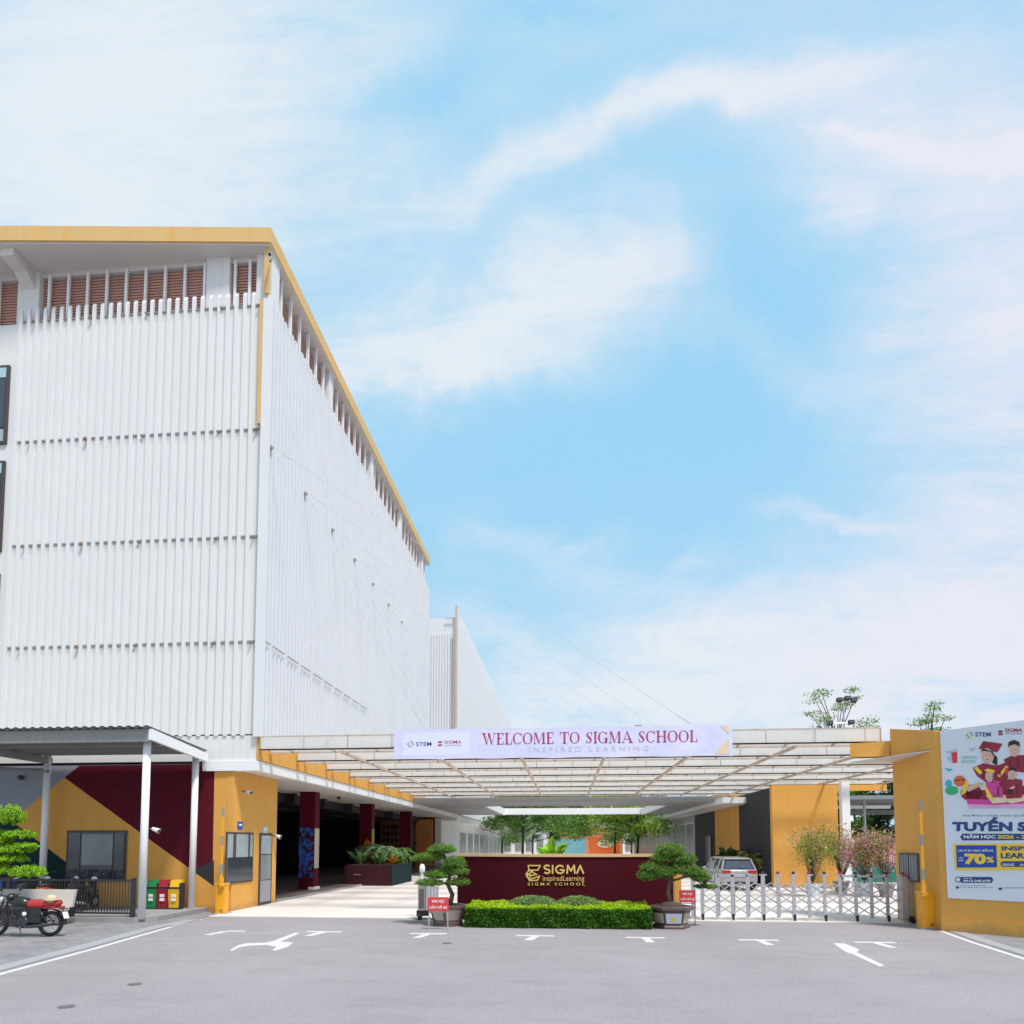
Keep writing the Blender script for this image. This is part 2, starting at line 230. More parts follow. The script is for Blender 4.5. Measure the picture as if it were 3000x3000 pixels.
# ---------------------------------------------------------------- mesh builder
OFF = {}
class MB:
    def __init__(s): s.v = []; s.f = []; s.m = []; s.cur = 0
    def add(s, vs, fs):
        n = len(s.v); s.v += [tuple(a) for a in vs]; s.f += [tuple(n+i for i in f) for f in fs]; s.m += [s.cur]*len(fs); return s
    def box(s, x0, x1, y0, y1, z0, z1):
        return s.add([(x0, y0, z0), (x1, y0, z0), (x1, y1, z0), (x0, y1, z0), (x0, y0, z1), (x1, y0, z1), (x1, y1, z1), (x0, y1, z1)],
                     [(0, 3, 2, 1), (4, 5, 6, 7), (0, 1, 5, 4), (1, 2, 6, 5), (2, 3, 7, 6), (3, 0, 4, 7)])
    def prism(s, poly, z0, z1):                     # polygon in xy, extruded in z
        n = len(poly); vs = [(x, y, z0) for x, y in poly]+[(x, y, z1) for x, y in poly]
        return s.add(vs, [tuple(range(n))[::-1], tuple(range(n, 2*n))]+[(i, (i+1) % n, n+(i+1) % n, n+i) for i in range(n)])
    def prismY(s, poly, y0, y1):                    # polygon in xz, extruded in y
        n = len(poly); vs = [(x, y0, z) for x, z in poly]+[(x, y1, z) for x, z in poly]
        return s.add(vs, [tuple(range(n)), tuple(range(n, 2*n))[::-1]]+[((i+1) % n, i, n+i, n+(i+1) % n) for i in range(n)])
    def prismX(s, poly, x0, x1):                    # polygon in yz
        n = len(poly); vs = [(x0, y, z) for y, z in poly]+[(x1, y, z) for y, z in poly]
        return s.add(vs, [tuple(range(n))[::-1], tuple(range(n, 2*n))]+[(i, (i+1) % n, n+(i+1) % n, n+i) for i in range(n)])
    def tube(s, pts, r, n=8, r1=None, cap=True):
        pts = [Vector(p) for p in pts]; k = len(pts); rs = r if isinstance(r, (list, tuple)) else [r+(0 if r1 is None else (r1-r)*i/(k-1)) for i in range(k)]
        vs = []
        for i, p in enumerate(pts):
            d = (pts[min(i+1, k-1)]-pts[max(i-1, 0)]).normalized(); a = d.cross(Vector((0, 0, 1)) if abs(d.z) < .95 else Vector((1, 0, 0))).normalized(); b = d.cross(a)
            vs += [p+(a*cos(2*pi*j/n)+b*sin(2*pi*j/n))*rs[i] for j in range(n)]
        fs = [(i*n+j, i*n+(j+1) % n, (i+1)*n+(j+1) % n, (i+1)*n+j) for i in range(k-1) for j in range(n)]
        if cap: fs += [tuple(range(n))[::-1], tuple(range((k-1)*n, k*n))]
        return s.add(vs, fs)
    def lathe(s, prof, c=(0, 0, 0), n=20, rot=None, ph=0):  # prof (r,z); rot: matrix
        vs = []
        for r, z in prof:
            for j in range(n):
                q = Vector((r*cos(2*pi*j/n+ph), r*sin(2*pi*j/n+ph), z))
                if rot: q = rot @ q
                vs.append(q+Vector(c))
        k = len(prof); fs = [(i*n+j, i*n+(j+1) % n, (i+1)*n+(j+1) % n, (i+1)*n+j) for i in range(k-1) for j in range(n)]
        fs += [tuple(range(n))[::-1], tuple(range((k-1)*n, k*n))]
        return s.add(vs, fs)
    def torus(s, c, R, r, rot=None, n=28, k=8, sq=1.):
        vs = []
        for i in range(n):
            for j in range(k):
                a, b = 2*pi*i/n, 2*pi*j/k; q = Vector(((R+r*cos(b))*cos(a), (R+r*cos(b))*sin(a), r*sq*sin(b)))
                if rot: q = rot @ q
                vs.append(q+Vector(c))
        return s.add(vs, [(i*k+j, ((i+1) % n)*k+j, ((i+1) % n)*k+(j+1) % k, i*k+(j+1) % k) for i in range(n) for j in range(k)])
    def ell(s, c, r, n=14, m=9, jit=0., rng=None):
        vs = []
        for i in range(m+1):
            t = pi*i/m
            for j in range(n):
                a = 2*pi*j/n; k = 1+(rng.uniform(-jit, jit) if jit and rng else 0)
                vs.append((c[0]+r[0]*k*sin(t)*cos(a), c[1]+r[1]*k*sin(t)*sin(a), c[2]+r[2]*k*cos(t)))
        return s.add(vs, [(i*n+j, (i+1)*n+j, (i+1)*n+(j+1) % n, i*n+(j+1) % n) for i in range(m) for j in range(n)])
    def leaves(s, pts, size, rng, asp=.5, nrm=None, up=0.):        # one leaf quad at each point
        pts = np.asarray(pts, float); n = len(pts)
        if n == 0: return s
        r = np.random.RandomState(rng.randint(0, 10**6))
        a = r.normal(size=(n, 3)); a[:, 2] += up; a /= np.linalg.norm(a, axis=1)[:, None]
        b = np.cross(a, r.normal(size=(n, 3))); b /= np.linalg.norm(b, axis=1)[:, None]
        sz = size*r.uniform(.6, 1.25, (n, 1)); a *= sz; b *= sz*asp
        vs = np.stack([pts-a*.5, pts+b*.5, pts+a*.5, pts-b*.5], 1).reshape(-1, 3)
        base = len(s.v); s.v += [tuple(x) for x in vs.tolist()]; s.f += [(base+4*i, base+4*i+1, base+4*i+2, base+4*i+3) for i in range(n)]; s.m += [s.cur]*n
        return s
    def build(s, name, mats, parent=None, smooth=False, **tags):
        off = OFF.get(parent.name, (0, 0, 0)) if parent else (0, 0, 0)
        me = bpy.data.meshes.new(name)
        me.from_pydata([(a-off[0], b-off[1], c-off[2]) for a, b, c in s.v], [], s.f)
        for q in ([mats] if isinstance(mats, str) else mats): me.materials.append(MATS[q])
        if any(s.m): me.polygons.foreach_set('material_index', s.m)
        if smooth: me.polygons.foreach_set('use_smooth', [True]*len(me.polygons))
        me.update()
        o = bpy.data.objects.new(name, me); COL.objects.link(o)
        if parent: o.parent = parent
        OFF[o.name] = off
        for k_, v_ in tags.items(): o[k_] = v_
        return o
def thing(name, label, cat, loc=(0, 0, 0), group=None):
    o = bpy.data.objects.new(name, None); COL.objects.link(o); o.location = loc; o['label'] = label; o['category'] = cat
    if group: o['group'] = group
    OFF[o.name] = tuple(loc); o.empty_display_size = .3
    return o
def single(mb, name, mats, label, cat, group=None, smooth=False, origin=None):   # a thing that is one mesh; origin at its base centre
    if origin is None:
        a = np.array(mb.v); origin = ((a[:, 0].min()+a[:, 0].max())/2, (a[:, 1].min()+a[:, 1].max())/2, a[:, 2].min())
    mb.v = [(x-origin[0], y-origin[1], z-origin[2]) for x, y, z in mb.v]
    o = mb.build(name, mats, None, smooth); o.location = origin; OFF[o.name] = tuple(origin); o['label'] = label; o['category'] = cat
    if group: o['group'] = group
    return o
def struct(mb, name, mats): 
    o = mb.build(name, mats); o['kind'] = 'structure'; return o
def copy_tree(o, parent=None):
    c = o.copy(); COL.objects.link(c)
    if parent: c.parent = parent
    for ch in list(o.children): copy_tree(ch, c)
    OFF[c.name] = OFF.get(o.name, (0, 0, 0)); return c
def text_poly(body, bold=0.):         # lettering as 2D verts/faces in a unit box of height 1
    cu = bpy.data.curves.new('lettering', 'FONT'); cu.body = body; cu.offset = bold; cu.resolution_u = 3
    o = bpy.data.objects.new('lettering', cu); COL.objects.link(o); dg = bpy.context.evaluated_depsgraph_get()
    me = bpy.data.meshes.new_from_object(o.evaluated_get(dg)); vs = [(q.co.x, q.co.y) for q in me.vertices]; fs = [tuple(p.vertices) for p in me.polygons]
    bpy.data.objects.remove(o); bpy.data.meshes.remove(me); bpy.data.curves.remove(cu)
    if not vs: return [], []
    x0 = min(a for a, _ in vs); x1 = max(a for a, _ in vs); y0 = min(b for _, b in vs); y1 = max(b for _, b in vs)
    return [((a-x0)/(x1-x0), (b-y0)/(y1-y0)) for a, b in vs], fs
def put_text(mb, body, fn, u0, u1, w0, w1, bold=.0):   # fn(u,w)->3D
    vs, fs = text_poly(body, bold); mb.add([fn(u0+(u1-u0)*a, w0+(w1-w0)*b) for a, b in vs], fs); return mb
R = random.Random(7)
def ell_pts(c, r, n, rng, shell=.75):
    q = np.random.RandomState(rng.randint(0, 10**6)); d = q.normal(size=(n, 3)); d /= np.linalg.norm(d, axis=1)[:, None]
    k = (shell+(1-shell)*q.uniform(size=(n, 1)))*q.uniform(.9, 1.08, (n, 1)); return np.array(c)+d*k*np.array(r)

# ================================================================ ground
g = MB(); g.add([(-900, -600, 0), (900, -600, 0), (900, 1500, 0), (-900, 1500, 0)], [(0, 1, 2, 3)]); struct(g, 'asphalt_road', 'asphalt')
YG = 19.62
g = MB(); g.prism([(-11.2, YG), (9.95, YG), (9.95, 22), (60, 22), (60, 140), (-11.2, 140)], -.02, .02)
struct(g, 'courtyard_paving', 'paving')
# left pavement (pavers) with kerb stones and edge line
edge = [G(-700, 3120), G(-300, 2925), G(0, 2846), G(250, 2780), G(400, 2738), G(480, 2716), G(580, 2697), (-11.3, 19.9), (-11.3, 20.9)]
g = MB(); g.prism([(-60, -10), (edge[0][0], -10)]+edge+[(-60, 20.9)], -.02, .012); pv = struct(g, 'left_pavement', 'kerb')
mp_ = bpy.data.materials.new('pavers'); mp_.use_nodes = True; t = mp_.node_tree
br = t.nodes.new('ShaderNodeTexBrick'); tcn = t.nodes.new('ShaderNodeTexCoord'); t.links.new(tcn.outputs['Object'], br.inputs['Vector'])
for i, cval in ((1, (.30, .29, .30, 1)), (2, (.37, .355, .36, 1)), (3, (.15, .15, .16, 1))): br.inputs[i].default_value = cval
br.inputs['Scale'].default_value = 1.; br.inputs['Brick Width'].default_value = .4; br.inputs['Row Height'].default_value = .2; br.inputs['Mortar Size'].default_value = .008
nz = t.nodes.new('ShaderNodeTexNoise'); nz.inputs['Scale'].default_value = 1.3; nz.inputs['Detail'].default_value = 6; t.links.new(tcn.outputs['Object'], nz.inputs['Vector'])
mx = t.nodes.new('ShaderNodeMix'); mx.data_type = 'RGBA'; mx.blend_type = 'MULTIPLY'; mx.inputs[0].default_value = .5; t.links.new(br.outputs[0], mx.inputs[6]); t.links.new(nz.outputs[0], mx.inputs[7])
t.links.new(mx.outputs[2], t.nodes['Principled BSDF'].inputs['Base Color']); t.nodes['Principled BSDF'].inputs['Roughness'].default_value = .85
MATS['pavers'] = mp_; pv.data.materials[0] = mp_
def strip(mb, pts, d0, d1, z0, z1):     # band to the left of a polyline, offset d0..d1
    n = len(pts); nr = []
    for i in range(n):
        a = Vector(pts[max(i-1, 0)]); b = Vector(pts[min(i+1, n-1)]); d = (b-a).normalized(); nr.append(Vector((-d.y, d.x)))
    for i in range(n-1):
        p, q = Vector(pts[i]), Vector(pts[i+1])
        poly = [p+nr[i]*d0, q+nr[i+1]*d0, q+nr[i+1]*d1, p+nr[i]*d1]
        mb.prism([tuple(x) for x in poly], z0, z1)
g = MB(); strip(g, edge[:7], -.02, .35, -.02, .022); struct(g, 'left_kerb', 'kerb')
g = MB(); strip(g, edge[:6], -.26, -.13, .0, .006)
strip(g, [G(500, 2712), G(540, 2703)], -.1, .03, 0, .006); strip(g, [G(560, 2699), G(585, 2694)], -.1, .03, 0, .006)
struct(g, 'left_edge_line', 'road_paint')
redge = [G(2765, 2728), G(2860, 2762), G(3000, 2806), G(3200, 2868), G(3600, 3000)]
g = MB(); g.prism([(60, 4), (60, 21), (9.9, 21)]+[tuple(p) for p in redge]+[(redge[-1][0]+1, 4)], -.02, .012); o = struct(g, 'right_pavement', 'kerb'); o.data.materials[0] = mp_
g = MB(); strip(g, [(a+.12, b+.12) for a, b in redge], .0, .32, -.02, .022); struct(g, 'right_kerb', 'kerb')
g = MB(); strip(g, redge, -.14, .0, 0, .006); struct(g, 'right_edge_line', 'road_paint')
# parking marks
g = MB()
for i, (dx, dy) in enumerate([(433, 1758), (612, 1759.5), (808, 1763), (1010, 1767), (1217, 1770.5), (1431, 1775), (1650, 1779.5)]):
    x, y = G(dx*1.5528, dy*1.5528-2)
    if i == 0: x0, x1 = x-.05, x+.42
    else: x0, x1 = x-.47, x+.47
    g.box(x0, x1, y-.09, y+.08, 0, .006)
    k = x0 if i == 0 else x
    g.prism([(k-.10, y-.09), (k-.10-.13*(1 if i < 4 else -.3), y-.75), (k+.10-.13*(1 if i < 4 else -.3), y-.75), (k+.10, y-.09)], 0, .006)
struct(g, 'parking_marks', 'road_paint')
g = MB(); P2 = [(175, 1655), (240, 1615), (300, 1604), (430, 1600), (480, 1588), (640, 1528), (670, 1533), (535, 1593), (625, 1597), (590, 1628), (490, 1656), (478, 1650), (512, 1630), (430, 1614), (300, 1620), (250, 1630), (197, 1656)]
g.prism([G(600+a/2.415, 2100+b/2.415) for a, b in P2][::-1], 0, .006); struct(g, 'turn_arrow_marking', 'road_paint')
g = MB(); P3 = [(850, 1475), (920, 1478), (1000, 1512), (985, 1527), (1142, 1602), (1110, 1607), (958, 1537), (935, 1532), (905, 1515)]
g.prism([G(2000+a/1.932, 2000+b/1.932) for a, b in P3][::-1], 0, .006); struct(g, 'straight_arrow_marking', 'road_paint')
def disc(mb, c, r, z, n=24, ry=None): mb.prism([(c[0]+r*cos(2*pi*i/n), c[1]+(ry or r)*sin(2*pi*i/n)) for i in range(n)], z-.004, z+.004)
for px, py in ((1310, 2764), (395, 2884), (195, 2950)):
    g = MB(); disc(g, G(px, py), .11, .006, ry=.10); disc(g, G(px, py), .08, .012, ry=.06)
    if px != 1310: single(g, 'road_cover', 'cover', {395: 'small dark round cover in the asphalt at the left', 195: 'small round cover in the asphalt nearest the bottom left corner'}[px], 'manhole cover', 'covers in the asphalt')
    else: single(g, 'road_cover', 'cover', 'dark round cover in the asphalt in front of the small red sign', 'manhole cover', 'covers in the asphalt')

# ================================================================ left school building
BX, BY = -10.35, 21.0
ZF0, ZF1, ZB, ZPT, ZFT, ZS, ZR = 4.72, 5.08, 6.0, 21.3, 21.72, 23.4, 24.0
BANDS = (16.75, 12.9, 9.2); YE = 47.5
B = thing('school_building', 'tall white school building with vertical fins and a yellow roof edge', 'building', (BX-8, 34, 0))
m = MB(); m.box(-40, BX-.16, BY+.16, YE, ZF1, ZPT-.12)                      # body above the colonnade
m.box(-40, -19.85, BY+.02, BY+.15, ZF1, ZPT-.05)
m.build('wall', 'white_wall', B)
for x0, x1 in ((-20.15, -19.3), (-12.85, -11.98), (BX-.62, BX-.05)): m = MB(); m.box(x0, x1, BY+.2, BY+.8, ZPT-.12, ZS); m.build('terrace_column', 'white_wall', B)
for y in np.arange(27, YE, 6.2): m = MB(); m.box(BX-.62, BX-.12, y, y+.5, ZPT-.12, ZS); m.build('terrace_column', 'white_wall', B)
m = MB(); m.box(-40, BX-.55, BY+.55, YE-.5, ZPT-.1, ZS-.02); m.build('terrace_wall', 'pink_louver', B)
m = MB()
for k in range(17): m.box(-40, BX-.7, BY+.40, BY+.5, ZPT+.0+k*.11, ZPT+.07+k*.11)
for k in range(17): m.box(BX-.50, BX-.42, BY+.9, YE-.5, ZPT+k*.11, ZPT+.07+k*.11)
m.build('louver', 'pink_louver', B)
m = MB(); m.box(-40, BX-.62, BY+.30, BY+.52, ZS-.16, ZS); m.build('lintel', 'soffit', B)
for x in list(np.arange(-19.0, -12.9, .75))+[-11.85, -11.3, -21.0, -21.8]: m = MB(); m.box(x, x+.09, BY+.24, BY+.32, ZPT-.1, ZS-.1); m.build('louver_post', 'white_trim', B)
for y in np.arange(22.3, YE, .85): m = MB(); m.box(BX-.30, BX-.20, y, y+.10, ZPT-.1, ZS); m.build('louver_post', 'white_trim', B)
# roof: its front edge runs out slightly diagonally to the left
m = MB(); m.prism([(-40, 19.1), (-19.5, 20.05), (BX+.02, BY-.12), (BX+.02, YE), (-40, YE)], ZS, ZS+.06); m.build('roof_soffit', 'soffit', B)
m = MB(); m.prism([(-40, 19.0), (-19.5, 19.98), (BX+.06, BY-.18), (BX+.06, YE+.04), (-40, YE+.04)], ZS+.06, ZR); m.build('roof', 'yellow_trim', B)
for x in (-19.95, -26): m = MB(); m.prismX([(BY+.25, ZS), (BY+.25, ZS-.7), (BY-.2, ZS-.34), (20.2, ZS-.28), (20.2, ZS)], x, x+.5); m.build('roof_beam', 'soffit', B)
m = MB()
m.box(-19.85, BX-.10, BY+.0, BY+.16, ZB, ZPT); m.build('front_panel', 'front_panel', B)
x = -19.8; mm = MB()
while x < BX-.42:
    mm.prismX([(BY-.065, ZB-.06), (BY, ZB-.06), (BY, ZFT+.05), (BY-.03, ZFT+.05), (BY-.065, ZFT-.08)], x, x+.128); x += .3145
mm.build('front_fins', 'white_fin', B)
m = MB()
for z in BANDS+(ZPT,):
    m.box(-19.8, BX-.16, BY-.03, BY-.002, z-.035, z+.02)
m.build('front_rail', 'concrete', B)
m = MB()
for z in BANDS+(ZPT,):
    for i, x in enumerate((-19.2, -17.0, -14.9, -12.1, -10.72)):
        s_ = .036 if i in (1,) else .02; m = MB(); m.box(x-s_, x+s_, BY-.14, BY-.03, z-.10, z-.10+s_*2); m.build('rail_bolt', 'rust', B)
# side screen: panel of fins along the court, pitched a little finer, stepping with perspective
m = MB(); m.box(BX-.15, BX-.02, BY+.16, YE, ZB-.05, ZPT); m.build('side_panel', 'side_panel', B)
mm = MB(); y = BY-.05
while y < YE:
    mm.box(BX-.02, BX+.05, y, y+.16, ZB-.12, ZPT+.32); y += .30
mm.build('side_fins', 'white_side', B)
m = MB(); m.box(BX-.16, BX+.14, BY-.16, BY-.03, ZB-.12, ZPT+.1); m.build('corner_post', 'white_fin', B)
m = MB(); m.box(BX-.30, BX-.165, BY-.15, BY-.02, BANDS[0]+.1, ZPT+.05); m.box(BX-.22, BX-.04, BY-.05, BY+.06, ZPT+.4, ZS); m.build('corner_trim', 'yellow_trim', B)
m = MB()
y = BY+.6
for i in range(9):
    m.box(BX+.10, BX+.118, y, y+.95, 9.17, 9.21); y += 1.22
m.box(BX+.1, BX+.118, BY, BY+.4, 9.17, 9.21)
m.build('side_rail', 'concrete', B)
# windows left of the fins
for z0, z1 in ((16.7, 19.65), (12.7, 16.05), (8.7, 11.9)):
    w = MB(); w.box(-23.3, -20.1, BY-.06, BY+.03, z0, z1); wo_ = w.build('window', 'frame_brown', B)
    q = MB(); q.box(-23.2, -20.2, BY-.075, BY-.05, z0+.6, z1-.55); q.build('pane', 'glass_dark', wo_)
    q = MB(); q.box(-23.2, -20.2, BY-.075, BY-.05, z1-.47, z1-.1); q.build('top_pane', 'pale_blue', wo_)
    q = MB(); q.box(-23.2, -20.2, BY-.075, BY-.05, z0+.08, z0+.52); q.build('bottom_pane', 'glass_light', wo_)
# lower storey: bands, fascia, parapet, colonnade
m = MB(); m.box(-40, BX-.06, BY-.02, BY+.5, ZF1, ZB-.06); m.build('lower_band', 'white_wall', B)
m = MB(); m.box(-12.3, BX, BY-.08, BY+.3, ZF0+.02, ZF1-.005); m.box(BX-.3, BX, BY+.3, 61.5, ZF0+.02, ZF1-.005); m.build('fascia', 'white_trim', B)
m = MB(); m.box(-40, BX-.3, BY+.3, 61.5, ZF0+.04, ZF1-.03); m.build('colonnade_soffit', 'soffit', B)
m = MB(); m.box(BX-.06, BX+.04, BY-.06, 43, ZF1+.01, 5.92); m.box(BX-.3, BX+.03, 43, 61.5, ZF1+.01, 5.6); m.build('parapet', 'yellow_wall', B)
m = MB()
for y in (24.6, 27, 31, 35, 39.5, 44, 49, 54): m.box(-25, -13.4, y, y+.35, 4.25, ZF0+.04)
for x in (-14.2, -17.5, -21): m.box(x, x+.3, 24.6, 61, 4.3, ZF0+.039)
m.build('ceiling_beam', 'charcoal', B)
for i, (y, x0, x1) in enumerate(((30.1, -12.75, -12.0), (39.6, -12.9, -12.12), (49.4, -12.9, -12.05), (60.9, -13.6, -12.6))):
    m = MB(); m.box(x0, x1, y, y+.6, 0.1, ZF0+.045); c = m.build('column', 'maroon', B)
    if i == 0:      # painted picture wrapped round the first column
        q = MB(); r2 = random.Random(5)
        for _ in range(110):
            cx_, cz_ = x0+.02+.66*r2.random(), .75+2.25*r2.random(); s1 = .04+.09*r2.random(); n_ = r2.randint(5, 8); a0 = r2.random()*6; q.cur = r2.choice((0, 0, 1, 1, 1, 2))
            if cz_ < 1.1 and r2.random() < .6: continue
            pl = []
            for k in range(n_):
                rr_ = s1*(.6+.6*r2.random()); pl.append((min(max(cx_+rr_*cos(a0+2*pi*k/n_), x0+.01), x1-.01), cz_+rr_*1.2*sin(a0+2*pi*k/n_)))
            yo = y-.004-.0004*_; q.add([(a, yo, b) for a, b in pl], [tuple(range(len(pl)))])
        q.build('painting', ['navy_mural', 'blue_mural', 'teal_dark'], c)
        q = MB(); q.box(x1-.002, x1+.008, y+.02, y+.58, 1.1, 3.0); q.build('side_strip', 'pot_cream', c)
        q = MB(); q.box(x1-.25, x1+.05, y-.05, y+.65, .1, .22); q.build('foot', 'white_paint', c)
    if i == 1:
        q = MB(); q.box(x1-.002, x1+.008, y+.02, y+.58, .8, 3.2); q.build('side_strip', 'leaf_olive', c)
        q = MB(); q.add([(x0+.2, y-.006, 2.0), (x1, y-.006, 1.2), (x1, y-.006, 2.3), (x0+.45, y-.006, 2.6)], [(0, 1, 2, 3)]); q.build('painting', 'orange_paint', c)
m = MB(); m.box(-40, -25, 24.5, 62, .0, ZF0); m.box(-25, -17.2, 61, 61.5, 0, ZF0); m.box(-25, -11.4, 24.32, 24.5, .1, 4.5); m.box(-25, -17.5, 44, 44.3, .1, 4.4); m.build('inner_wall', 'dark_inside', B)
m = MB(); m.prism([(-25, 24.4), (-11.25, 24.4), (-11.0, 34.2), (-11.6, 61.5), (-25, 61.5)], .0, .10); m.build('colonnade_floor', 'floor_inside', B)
m = MB(); m.prism([(-11.25, 24.42), (-11.17, 24.42), (-10.93, 34.2), (-11.0, 34.2)], .0, .115); m.build('floor_edge', 'pot_grey', B)
m = MB(); m.box(-17.2, -14.2, 58.9, 59.0, .1, 4.5); c = m.build('display_wall', 'shelf_wood', B)
q = MB()
for i in range(7):
    for j in range(6): q.box(-17.0+i*.4, -16.75+i*.4, 58.86, 58.9, .5+j*.62, .9+j*.62)
q.build('display_niche', 'dark_inside', c)
m = MB(); m.box(-14.2, -12.62, 60.3, 60.5, .1, 4.55); m.build('inner_side_wall', 'orange_wall', B)
# white wing beyond the colonnade
m = MB(); m.box(-30, -12.0, 61.55, 130, 0, 4.7); m.build('wing_wall', 'white_wall', B)
m = MB(); m.box(-12.0, -10.5, 61.55, 130, 4.45, 5.0); m.build('wing_canopy', 'white_trim', B)
for i in range(9):
    y0 = 72+i*5.6
    w = MB(); w.box(-12.0, -11.92, y0, y0+4.6, .3, 3.6); c = w.build('wing_window', 'white_trim', B)
    q = MB(); q.box(-11.93, -11.90, y0+.15, y0+2.2, .4, 3.5); q.box(-11.93, -11.90, y0+2.4, y0+4.45, .4, 3.5); q.build('pane', 'glass_mid', c)
# mural wall
GX_ = -11.2
m = MB(); m.box(-40, -11.25, BY+.02, BY+.3, .1, ZF0+.28); m.build('mural_wall', 'grey_paint', B)
def mural(pts, mt, d, nm):
    q = MB(); q.prismY([atY(a, b, BY) for a, b in pts], BY+.02-d, BY+.02); q.build(nm, mt, B)
mural([(232, 2243), (628, 2238), (628, 2597), (617, 2590), (188, 2278)], 'maroon', .004, 'mural_maroon')
q = MB(); x_, z_ = atY(628, 2238, BY); q.prismY([(x_, z_), (x_+.05, .1), (GX_, .1), (GX_, z_)], BY+.0155, BY+.02); q.build('mural_yellow', 'yellow_wall', B)
mural([(188, 2278), (617, 2590), (628, 2597), (628, 2676), (250, 2676), (250, 2566), (188, 2522), (31, 2404)], 'yellow_wall', .005, 'mural_yellow')
mural([(31, 2404), (188, 2522), (250, 2566), (250, 2676), (-300, 2676), (-300, 2404-240)], 'teal_dark', .006, 'mural_teal')
mural([(31, 2404), (-300, 2164), (-300, 2300), (-60, 2475)], 'teal_dark', .0065, 'mural_teal')
mural([(620, 2592), (560, 2549), (626, 2520), (626, 2597)], 'charcoal', .007, 'mural_charcoal')
x0, z1 = atY(199, 2433, BY); x1, z0 = atY(368, 2582, BY)
w = MB(); w.box(x0, x1, BY-.03, BY+.0, z0, z1); wi = w.build('mural_window', 'frame_brown', B)
q = MB(); q.box(x0+.08, x0+.5, BY-.045, BY-.02, z0+.05, z1-.08); q.box(x0+.56, x1-.48, BY-.045, BY-.02, z0+.05, z1-.08); q.box(x1-.42, x1-.08, BY-.045, BY-.02, z0+.05, z1-.08); q.build('pane', 'glass_dark', wi)
q = MB(); q.box(x0+.56, x1-.48, BY-.047, BY-.044, z0+.55, z1-.14); q.build('blind', 'glass_mid', wi)
m = MB(); xx, z_ = atY(61, 2278, BY-.1); m.lathe([(.03, 0), (.09, .05), (.09, .12), (.02, .16)], (xx, BY-.02, z_), 10, Matrix.Rotation(radians(90), 3, 'X')); single(m, 'wall_speaker', 'dark_metal', 'small dark round fitting high on the grey painted wall', 'wall fitting', origin=(xx, BY, z_))

# gatehouse under the overhang
GX = -11.2
Gh = thing('gatehouse', 'yellow gatehouse with a window and a narrow door under the white overhang', 'gatehouse', (GX-.8, 22.6, 0))
m = MB(); m.box(GX-.25, GX, BY-.004, 24.3, 0, ZF0+.03); m.build('wall', 'yellow_wall', Gh)
ya, za = atX(662, 2437, GX); yb, zb = atX(738, 2580, GX)
w = MB(); w.box(GX, GX+.03, ya, yb, .95, za); wi = w.build('window', 'frame_brown', Gh)
q = MB(); L_ = yb-ya; q.box(GX+.02, GX+.04, ya+.07, ya+.22*L_, 1.0, za-.07); q.box(GX+.02, GX+.04, ya+.34*L_, ya+.78*L_, 1.0, za-.07); q.box(GX+.02, GX+.04, ya+.86*L_, yb-.07, 1.0, za-.07); q.build('pane', 'glass_light', wi)
q = MB(); q.box(GX+.04, GX+.043, ya+.07, yb-.07, 1.0, 1.82); q.build('painted_reflection', 'glass_dark', wi)  # dark sheet paints a reflection across the lower window
yc, zc = atX(760, 2440, GX); yd, zd = atX(792, 2645, GX)
w = MB(); w.box(GX, GX+.03, yc, yd, .05, zc); wi = w.build('door', 'frame_brown', Gh)
q = MB(); q.box(GX+.02, GX+.04, yc+.1, yd-.1, 1.9, zc-.1); q.build('upper_pane', 'glass_light', wi)
q = MB(); q.box(GX+.02, GX+.04, yc+.1, yd-.1, .95, 1.86); q.build('middle_pane', 'glass_mid', wi)
q = MB(); q.box(GX+.02, GX+.04, yc+.1, yd-.1, .14, .92); q.build('lower_pane', 'grey_metal', wi)
for px, py, lb, mt in ((703, 2418, 'small blue sign above the gatehouse window', 'blue_paint'), (776, 2430, 'small pale sign above the narrow gatehouse door', 'pale_blue')):
    y, z = atX(px, py, GX); q = MB(); q.box(GX+.0, GX+.02, y-.17, y+.17, z-.14, z+.12)
    q.cur = 1; q.box(GX+.02, GX+.024, y-.10, y+.10, z-.02, z+.05); single(q, 'door_sign', [mt, 'white_paint'], lb, 'sign', 'small signs on the gatehouse')
def spot(x, y, z, dx, dy, name, label, cat, mt='white_paint'):
    q = MB(); T = thing(name, label, cat, (x, y, z)); q.tube([(x, y, z), (x+dx*.4, y+dy*.4, z-.02)], .025); q.build('arm', 'dark_metal', T)
    q = MB(); q.tube([(x+dx*.35, y+dy*.35, z+.0), (x+dx, y+dy, z-.07)], [.05, .075], 10); q.build('housing', mt, T, True)
    q = MB(); q.tube([(x+dx, y+dy, z-.07), (x+dx*1.03, y+dy*1.03, z-.074)], .06, 10); q.build('lens', 'dark_metal', T); return T
y, z = atX(712, 2318, GX); spot(GX, y, z, .35, -.12, 'wall_lamp', 'white spot lamp high on the yellow gatehouse wall', 'wall lamp')
y, z = atX(803, 2448, GX); spot(GX, y-.05, z, .32, -.1, 'security_camera', 'small white camera on the far corner of the gatehouse wall', 'camera')
x, z = atY(1, 1, 5); x, z = atY(430, 2430, 18.0); 
spot(-12.15, 18.0, 2.72, .33, -.05, 'security_camera', 'white camera sticking out of the front carport post', 'camera')
spot(BX+.02, BY-.1, 22.8, .15, -.35, 'security_camera', 'camera on the roof corner of the tall white building', 'camera')
q = MB(); xx, yy2 = -13.0, 28.5
